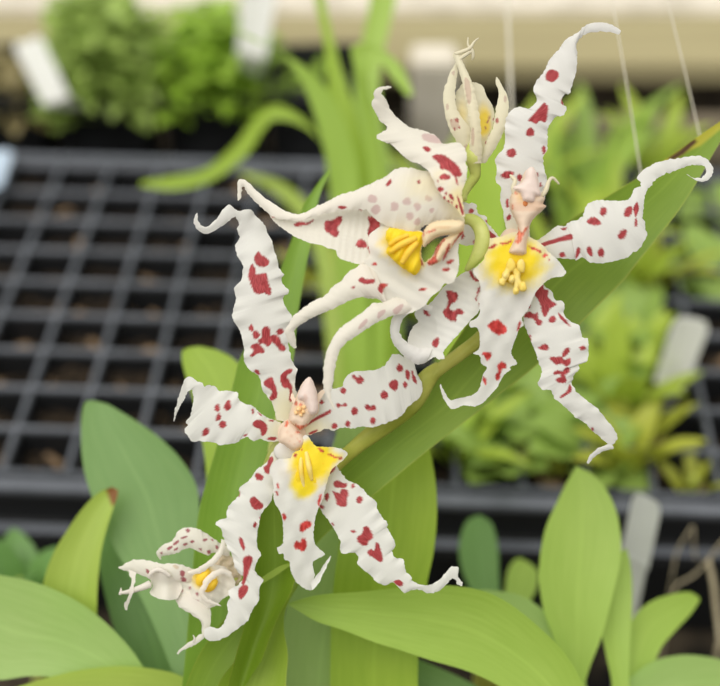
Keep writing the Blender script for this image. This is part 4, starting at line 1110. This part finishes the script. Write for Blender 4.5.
for L_, R_, z1, mt in (
    ('352,428 344,320 334,220 326,160 328,100 325,50 315,0 306,-50', '396,428 394,320 385,240 373,180 358,120 345,80 335,45 325,0 318,-50', zb + .01, 'bright'),
    ('362,428 358,320 354,220 352,140 354,90 360,50 370,0 374,-50', '400,428 402,320 397,220 388,150 380,100 382,60 396,0 404,-50', zb + .03, 'mid'),
    ('350,428 338,300 332,220 326,160 308,97 288,62 262,42 230,27 200,14', '372,428 368,300 362,220 356,160 337,105 312,72 280,52 240,34 203,12', zb - .02, 'mid'),
    ('343,428 338,260 334,180 318,135 296,112 272,104 253,118 234,144 205,168 170,176 142,181', '358,428 354,260 346,190 329,152 304,127 276,120 263,131 246,156 212,181 174,190 140,186', zb + .025, 'bright'),
    ('372,428 372,220 362,120 354,70 352,46 375,46 400,64 414,94', '386,428 386,220 378,130 368,85 370,64 380,62 392,78 408,97', zb - .03, 'mid'),
    ('420,428 438,360 452,280 458,200 464,150 478,112', '472,428 494,360 506,280 508,200 500,150 482,110', zb + .05, 'bright'),
    ('335,428 325,330 316,260 300,220 270,190 240,175', '350,428 342,330 334,260 318,215 285,183 242,171', zb + .05, 'olive')):
    leaf(spn, L_, R_, zkeys(zb, z1), mt, cup=.12, cols=16, step=4)
g = Geo(); tube(g, [sb, sb + (0, 0, .012), sb + (0, 0, .03)], [.006, .006, .003], n=8); g.obj('stem', M_STALK, spn)

# ------------------------------------------------------------------ pots of seedlings behind the tray
M_POT = plain_mat('black_pot_plastic', lc(18, 19, 20), lc(40, 41, 43), 60, .45, 0, .4, .1, .001)


def pot_mesh(c, half, h, yaw):
    """square tapered nursery pot with a rolled rim"""
    g = Geo(); V = []; F = []
    ux = np.array((math.cos(yaw), math.sin(yaw), 0)); uy = np.array((-math.sin(yaw), math.cos(yaw), 0))
    def ring(s, z, rd=.25):
        out = []
        for a in range(32):
            t = 2 * math.pi * a / 32; cx, sy = math.cos(t), math.sin(t)
            e = .32
            out.append(np.asarray(c) + ux * s * math.copysign(abs(cx) ** e, cx) + uy * s * math.copysign(abs(sy) ** e, sy) + np.array((0, 0, z)))
        return out
    prof = [(half * .78, 0), (half * .80, .001), (half * .95, h * .84), (half * 1.02, h * .85), (half * 1.04, h), (half * .98, h), (half * .93, h * .86), (half * .93, h * .80)]
    for s, z in prof: V += ring(s, z)
    for i in range(len(prof) - 1):
        for k in range(32):
            F.append((i * 32 + k, i * 32 + (k + 1) % 32, (i + 1) * 32 + (k + 1) % 32, (i + 1) * 32 + k))
    F.append(tuple(reversed(range(32)))); F.append(tuple((len(prof) - 1) * 32 + k for k in range(32)))
    g.add(V, F)
    return g


def foliage(c, half, h, n, size, seed, lean):
    g = Geo(); r = np.random.default_rng(seed)
    for k in range(n):
        x, y = r.uniform(-1, 1, 2); up = 1 - .5 * (x * x + y * y)
        b = np.asarray(c) + np.array((x * half * .78, y * half * .85 - max(0, -y) * .004, h + up * r.uniform(0, lean)))
        blade(g, b, r.uniform(0, 6.28), size * r.uniform(.6, 1.3), size * .55 * r.uniform(.7, 1.2), r.uniform(-.1, .9), r.uniform(.3, 1.2), int(r.integers(1e6)), n=7, cols=5, shape=1.1)
    return g


M_FOL = leaf_mat('pale_seedling_leaf', lc(142, 172, 72), lc(192, 212, 122), veins=4)
M_FOL2 = leaf_mat('fresh_seedling_leaf', lc(138, 178, 44), lc(176, 206, 84), veins=4)
yb = ground(115, 150, T)[1] + .023


def potted(px_, lab, n, size, seed, lean, mat, half=.0243, h=.060, yaw=.05, name='potted_seedlings', cat='potted plant', dy=0.):
    c = ground(px_, 146, 0.0).copy(); c[1] = yb + half + .004 + dy; c[2] = 0
    c[0] = (px_ - 360) / FPX * float((np.array((0, c[1] - half, .05)) - CAM) @ AF)
    o = empty(name, c, label=lab, cat=cat)
    pot_mesh(c, half, h, yaw).obj('pot', M_POT, o, smooth=False)
    if n:
        f_ = foliage(c, half, h * .8, n, size, seed, lean).obj('foliage', mat, o, kind='stuff')
    return o


potted(100, 'black square pot overflowing with a dense mound of small pale green seedlings', 620, .0145, 5, .054, M_FOL)
potted(212, 'black square pot of fresh green seedlings, around the foot of the bright upright white tag', 380, .014, 6, .040, M_FOL2)
potted(318, 'nearly bare black square pot behind the tall strap-leaved plant', 12, .012, 8, .01, M_FOL2)
potted(-10, 'black square pot with a thin brownish cover of seedlings, left of the pale green mound', 120, .012, 9, .012, leaf_mat('browning_seedling_leaf', lc(120, 116, 70), lc(168, 150, 104), veins=4))

# ------------------------------------------------------------------ wooden slats behind
M_WOOD = N('weathered_wood'); oc = M_WOOD.n('TexCoord'); mp = M_WOOD.n('Mapping'); mp.inputs['Scale'].default_value = (6, 90, 90); M_WOOD.l(oc.outputs['Object'], mp.inputs[0])
nz = M_WOOD.n('TexNoise'); nz.inputs['Scale'].default_value = 1.0; nz.inputs['Detail'].default_value = 5; M_WOOD.l(mp.outputs[0], nz.inputs['Vector'])
M_WOOD = M_WOOD.surf(M_WOOD.mix(nz.outputs[0], lc(132, 122, 88), lc(184, 174, 134)), .8, 0, nz.outputs[0], .2, None, .4, .001)
M_WOODG = plain_mat('pale_grey_wood', lc(200, 192, 174), lc(230, 222, 206), 60, .8)
M_WOODD = plain_mat('shade_dark_wood', lc(52, 46, 38), lc(84, 74, 60), 60, .8)


def plank(y0, y1, top, th, mat, label, x0=-.45, x1=.6):
    a = ground(360, y1, top)[1]; b = ground(360, y0, top)[1]
    c = np.array(((x0 + x1) / 2, (a + b) / 2, top - th / 2))
    g = box(Geo(), c, ((x1 - x0) / 2, (b - a) / 2, th / 2))
    g.obj('wooden_plank', mat, None, smooth=False, label=label, cat='plank', group='planks behind the tray')


plank(14, 64, .03, .011, M_WOOD, 'wide weathered beige wooden plank running across behind the pots')
plank(-60, 9, .03, .03, M_WOODG, 'pale grey wooden plank at the very back, along the top edge')
plank(113, 126, .02, .02, plain_mat('brown_grey_wood', lc(104, 94, 78), lc(140, 128, 106), 60, .8), 'narrow dark wooden plank lying low in front of the wide beige plank', x0=.055)
c = np.array((.0335, .588, 0.)); h_ = .055
g = box(Geo(), c + np.array((0, .012, h_ / 2)), (.0105, .010, h_ / 2)); g.obj('wooden_post', M_WOODG, None, smooth=False, label='short pale wooden post standing in front of the beige plank, left of the cream flower', cat='post')

a_ = ground(360, 64, .03)[1]
g = box(Geo(), (.075, a_ + .035, .0095), (.52, .022, .0095)); g.obj('shade_bearer', M_WOODD, None, smooth=False, label='added timber bearer, coloured dark as the shaded gap beneath the wide beige plank', cat='timber')  # added support under the plank; its dark colour stands in for gap shade
# ------------------------------------------------------------------ plant tags
M_TAG = plain_mat('white_plastic_tag', lc(238, 238, 232), lc(245, 245, 241), 40, .45, .4)
M_TAGG = plain_mat('clear_grey_tag', lc(212, 214, 208), lc(226, 228, 222), 40, .4, .35)
M_TAGB = plain_mat('pale_blue_tag', lc(190, 208, 226), lc(206, 222, 236), 40, .45, .2)


def tag(corners, z, mat, label, stake=None, zt=0., group='plant tags'):
    """a thin plastic marker; corners clockwise from the upper left, lower corners at depth z, upper at z + zt"""
    q = px(corners); zz = np.array((z + zt, z + zt, z, z))
    c4 = at(q[:, 0], q[:, 1], zz)
    g = Geo(); n = 10; V = []; F = []
    nr = np.cross(c4[1] - c4[0], c4[3] - c4[0]); nr /= np.linalg.norm(nr)
    for s in (-1, 1):
        for i in range(n + 1):
            t = i / n
            a = c4[0] * (1 - t) + c4[3] * t; b = c4[1] * (1 - t) + c4[2] * t
            k = .12 * max(0, 1 - t * 8) ** 2
            a2 = a * (1 - k) + b * k; b2 = b * (1 - k) + a * k
            for u in np.linspace(0, 1, 5):
                V.append(a2 * (1 - u) + b2 * u + nr * s * .0004 + nr * .0012 * (1 - (2 * u - 1) ** 2))
    m_ = (n + 1) * 5
    for s in (0, 1):
        for i in range(n):
            for k in range(4):
                p_ = s * m_ + i * 5 + k
                F.append((p_, p_ + 1, p_ + 6, p_ + 5) if s else (p_, p_ + 5, p_ + 6, p_ + 1))
    edge = [k for k in range(5)] + [i * 5 + 4 for i in range(1, n + 1)] + [n * 5 + k for k in range(3, -1, -1)] + [i * 5 for i in range(n - 1, 0, -1)]
    for a, b in zip(edge, edge[1:] + edge[:1]): F.append((a, b, b + m_, a + m_))
    g.add(V, F)
    o = empty('plant_tag', at(q[:, 0].mean(), q[:, 1].max(), z), label=label, cat='plant tag', group=group)
    g.obj('tag_face', mat, o, smooth=False)
    if stake is not None:
        e = np.asarray(stake, float)
        m0 = (c4[2] + c4[3]) / 2; w_ = (c4[2] - c4[3])
        g = Geo(); V = []
        for p_, f_ in ((m0 - (e - m0) * .03, .9), (m0 * .5 + e * .5, .55), (e, .12)):
            for s in (-1, 1):
                V += [p_ - w_ * f_ / 2 + nr * s * .0004, p_ + w_ * f_ / 2 + nr * s * .0004]
        F = []
        for i in range(2):
            a = i * 4
            F += [(a, a + 1, a + 5, a + 4), (a + 2, a + 6, a + 7, a + 3), (a, a + 4, a + 6, a + 2), (a + 1, a + 3, a + 7, a + 5)]
        F += [(0, 2, 3, 1), (8, 9, 11, 10)]
        g.add(V, F); g.obj('stake', mat, o, smooth=False)
    return o


def zof(p): return float((p - CAM) @ AF)


g0 = ground(664, 408, T - .012)
tag('675,317 711,323 686,387 654,381', zof(g0) - .02, M_TAG, 'tilted blank white plastic tag standing among the seedlings in the tray', g0, -.012)
g0 = ground(618, 640, 0.) 
tag('634,491 662,505 648,570 619,559', .40, M_TAGG, 'greyish translucent plastic tag beside the upright pointed leaf', at(626, 640, .40) * np.array((1, 1, .35)), -.004)
g0 = ground(62, 120, .05)
tag('12,44 41,35 70,98 44,106', zof(np.array((-.13, yb - .018, .07))), M_TAG, 'white plastic tag leaning out of the pale green seedling mound', np.array((g0[0] + .012, yb + .01, .05)), .02)
tag('243,-30 281,-30 266,60 237,54', zof(np.array((-.08, yb + .01, .09))), M_TAG, 'bright white plastic tag standing up out of the fresh green seedling pot', np.array((ground(252, 75, .05)[0], yb + .03, .045)), .0)
g0 = ground(-6, 215, T)
tag('-30,146 14,151 2,186 -36,196', zof(ground(-6, 190, T + .004)), M_TAGB, 'pale blue plastic tag lying on the back corner of the tray', None, .02)

# ------------------------------------------------------------------ wires and dry stems
M_WIRE = plain_mat('dull_wire', lc(214, 208, 188), lc(230, 224, 206), 80, .5)
M_DRY = plain_mat('dry_stem', lc(160, 148, 120), lc(190, 178, 148), 120, .7)
for (x0, y0, x1, y1, z, r, lb) in ((604, -45, 645, 200, .335, .00016, 'thin pale wire slanting down beside the tip of the tall sepal'),
                               (656, -45, 708, 172, .335, .00016, 'thin pale wire slanting down to the tip of the big strap leaf'),
                               (505, -45, 513, 190, .40, .0005, 'thicker pale wire hanging straight down just right of the cream flower')):
    g = Geo(); tube(g, [at(x0, y0, z), at((x0 + x1) / 2 + 1, (y0 + y1) / 2, z), at(x1, y1, z)], [r] * 3, sides=8, n=16)
    e_ = at(x1, y1, z)
    g.obj('hanging_wire', M_WIRE, None, label=lb, cat='wire', group='thin wires behind the flowers')
for pts, r, z, lb in (([(672, 600), (676, 586), (694, 575), (708, 560), (724, 540)], .00035, .42, 'dry pale stem slanting up at the frame edge below the tray rim'),
                      ([(674, 566), (677, 552), (683, 541), (690, 530), (693, 526), (694, 545), (696, 560)], .00022, .42, 'thin looped dry tendril in front of the tray rim'),
                      ([(708, 560), (713, 582), (716, 608), (720, 640)], .0008, .41, 'thick dry brown stem standing upright at the frame edge')):
    P_ = [at(x, y, z) for x, y in pts]
    e_ = P_[0] if pts[0][1] > pts[-1][1] else P_[-1]
    e2 = [e_, e_ * np.array((1, 1, .4)), e_ * np.array((1, 1, 0))]
    g = Geo(); tube(g, P_, [r] * len(P_), sides=8, n=30)
    tube(g, e2, [r] * 3, sides=8, n=8)
    g.obj('dry_stem', M_DRY, None, label=lb, cat='dry stem', group='dry stems in front of the tray')

# low plant in the shade below the rim
pb = np.array((-.092, .272, 0.))
mp_ = empty('young_plant', pb, label='low dark mossy plant in the shade below the tray rim', cat='plant')
for k in range(11):
    g = Geo(); blade(g, pb + np.array((0, 0, .040 + .002 * k)), k * 2.4, .022 + .001 * (k % 4), .012, .5 + .07 * k, .8, 50 + k)
    g.obj('leaf', ML['dark'], mp_)
g = Geo(); tube(g, [pb, pb + (0, 0, .03), pb + (0, 0, .064)], [.002, .002, .0014], n=8, sides=8); g.obj('stem', M_STALK, mp_)
# ------------------------------------------------------------------ light and camera
w = bpy.data.worlds.new('overcast'); scene.world = w; w.use_nodes = True
nt = w.node_tree; nt.nodes.clear()
ow = nt.nodes.new('ShaderNodeOutputWorld'); bg = nt.nodes.new('ShaderNodeBackground'); nt.links.new(bg.outputs[0], ow.inputs[0])
tc = nt.nodes.new('ShaderNodeTexCoord'); sx = nt.nodes.new('ShaderNodeSeparateXYZ'); nt.links.new(tc.outputs['Generated'], sx.inputs[0])
mr = nt.nodes.new('ShaderNodeMapRange'); mr.inputs[1].default_value = -.2; mr.inputs[2].default_value = .9; mr.inputs[3].default_value = .40; mr.inputs[4].default_value = 1.08
nt.links.new(sx.outputs[2], mr.inputs[0]); nt.links.new(mr.outputs[0], bg.inputs['Strength'])
bg.inputs['Color'].default_value = (1.0, .985, .95, 1)
sun = bpy.data.lights.new('sun', 'SUN'); sun.energy = 1.9; sun.angle = math.radians(50); sun.color = (1, .97, .92)
so = bpy.data.objects.new('sun', sun); col.objects.link(so); so.location = (0, 0, 3)
so.rotation_euler = Vector((.35, .42, -1)).to_track_quat('-Z', 'Y').to_euler()

cam = bpy.data.cameras.new('camera'); co = bpy.data.objects.new('camera', cam); col.objects.link(co)
co.location = CAM; co.rotation_euler = (math.pi / 2 - PITCH, 0, 0)
cam.sensor_width = 36; cam.lens = FPX / 720 * 36; cam.clip_start = .01; cam.clip_end = 50
cam.dof.use_dof = True; cam.dof.focus_distance = ZF - 22 * PX; cam.dof.aperture_fstop = 10
scene.camera = co
scene.view_settings.view_transform = 'Standard'
scene.view_settings.look = 'None'
scene.view_settings.exposure = 0
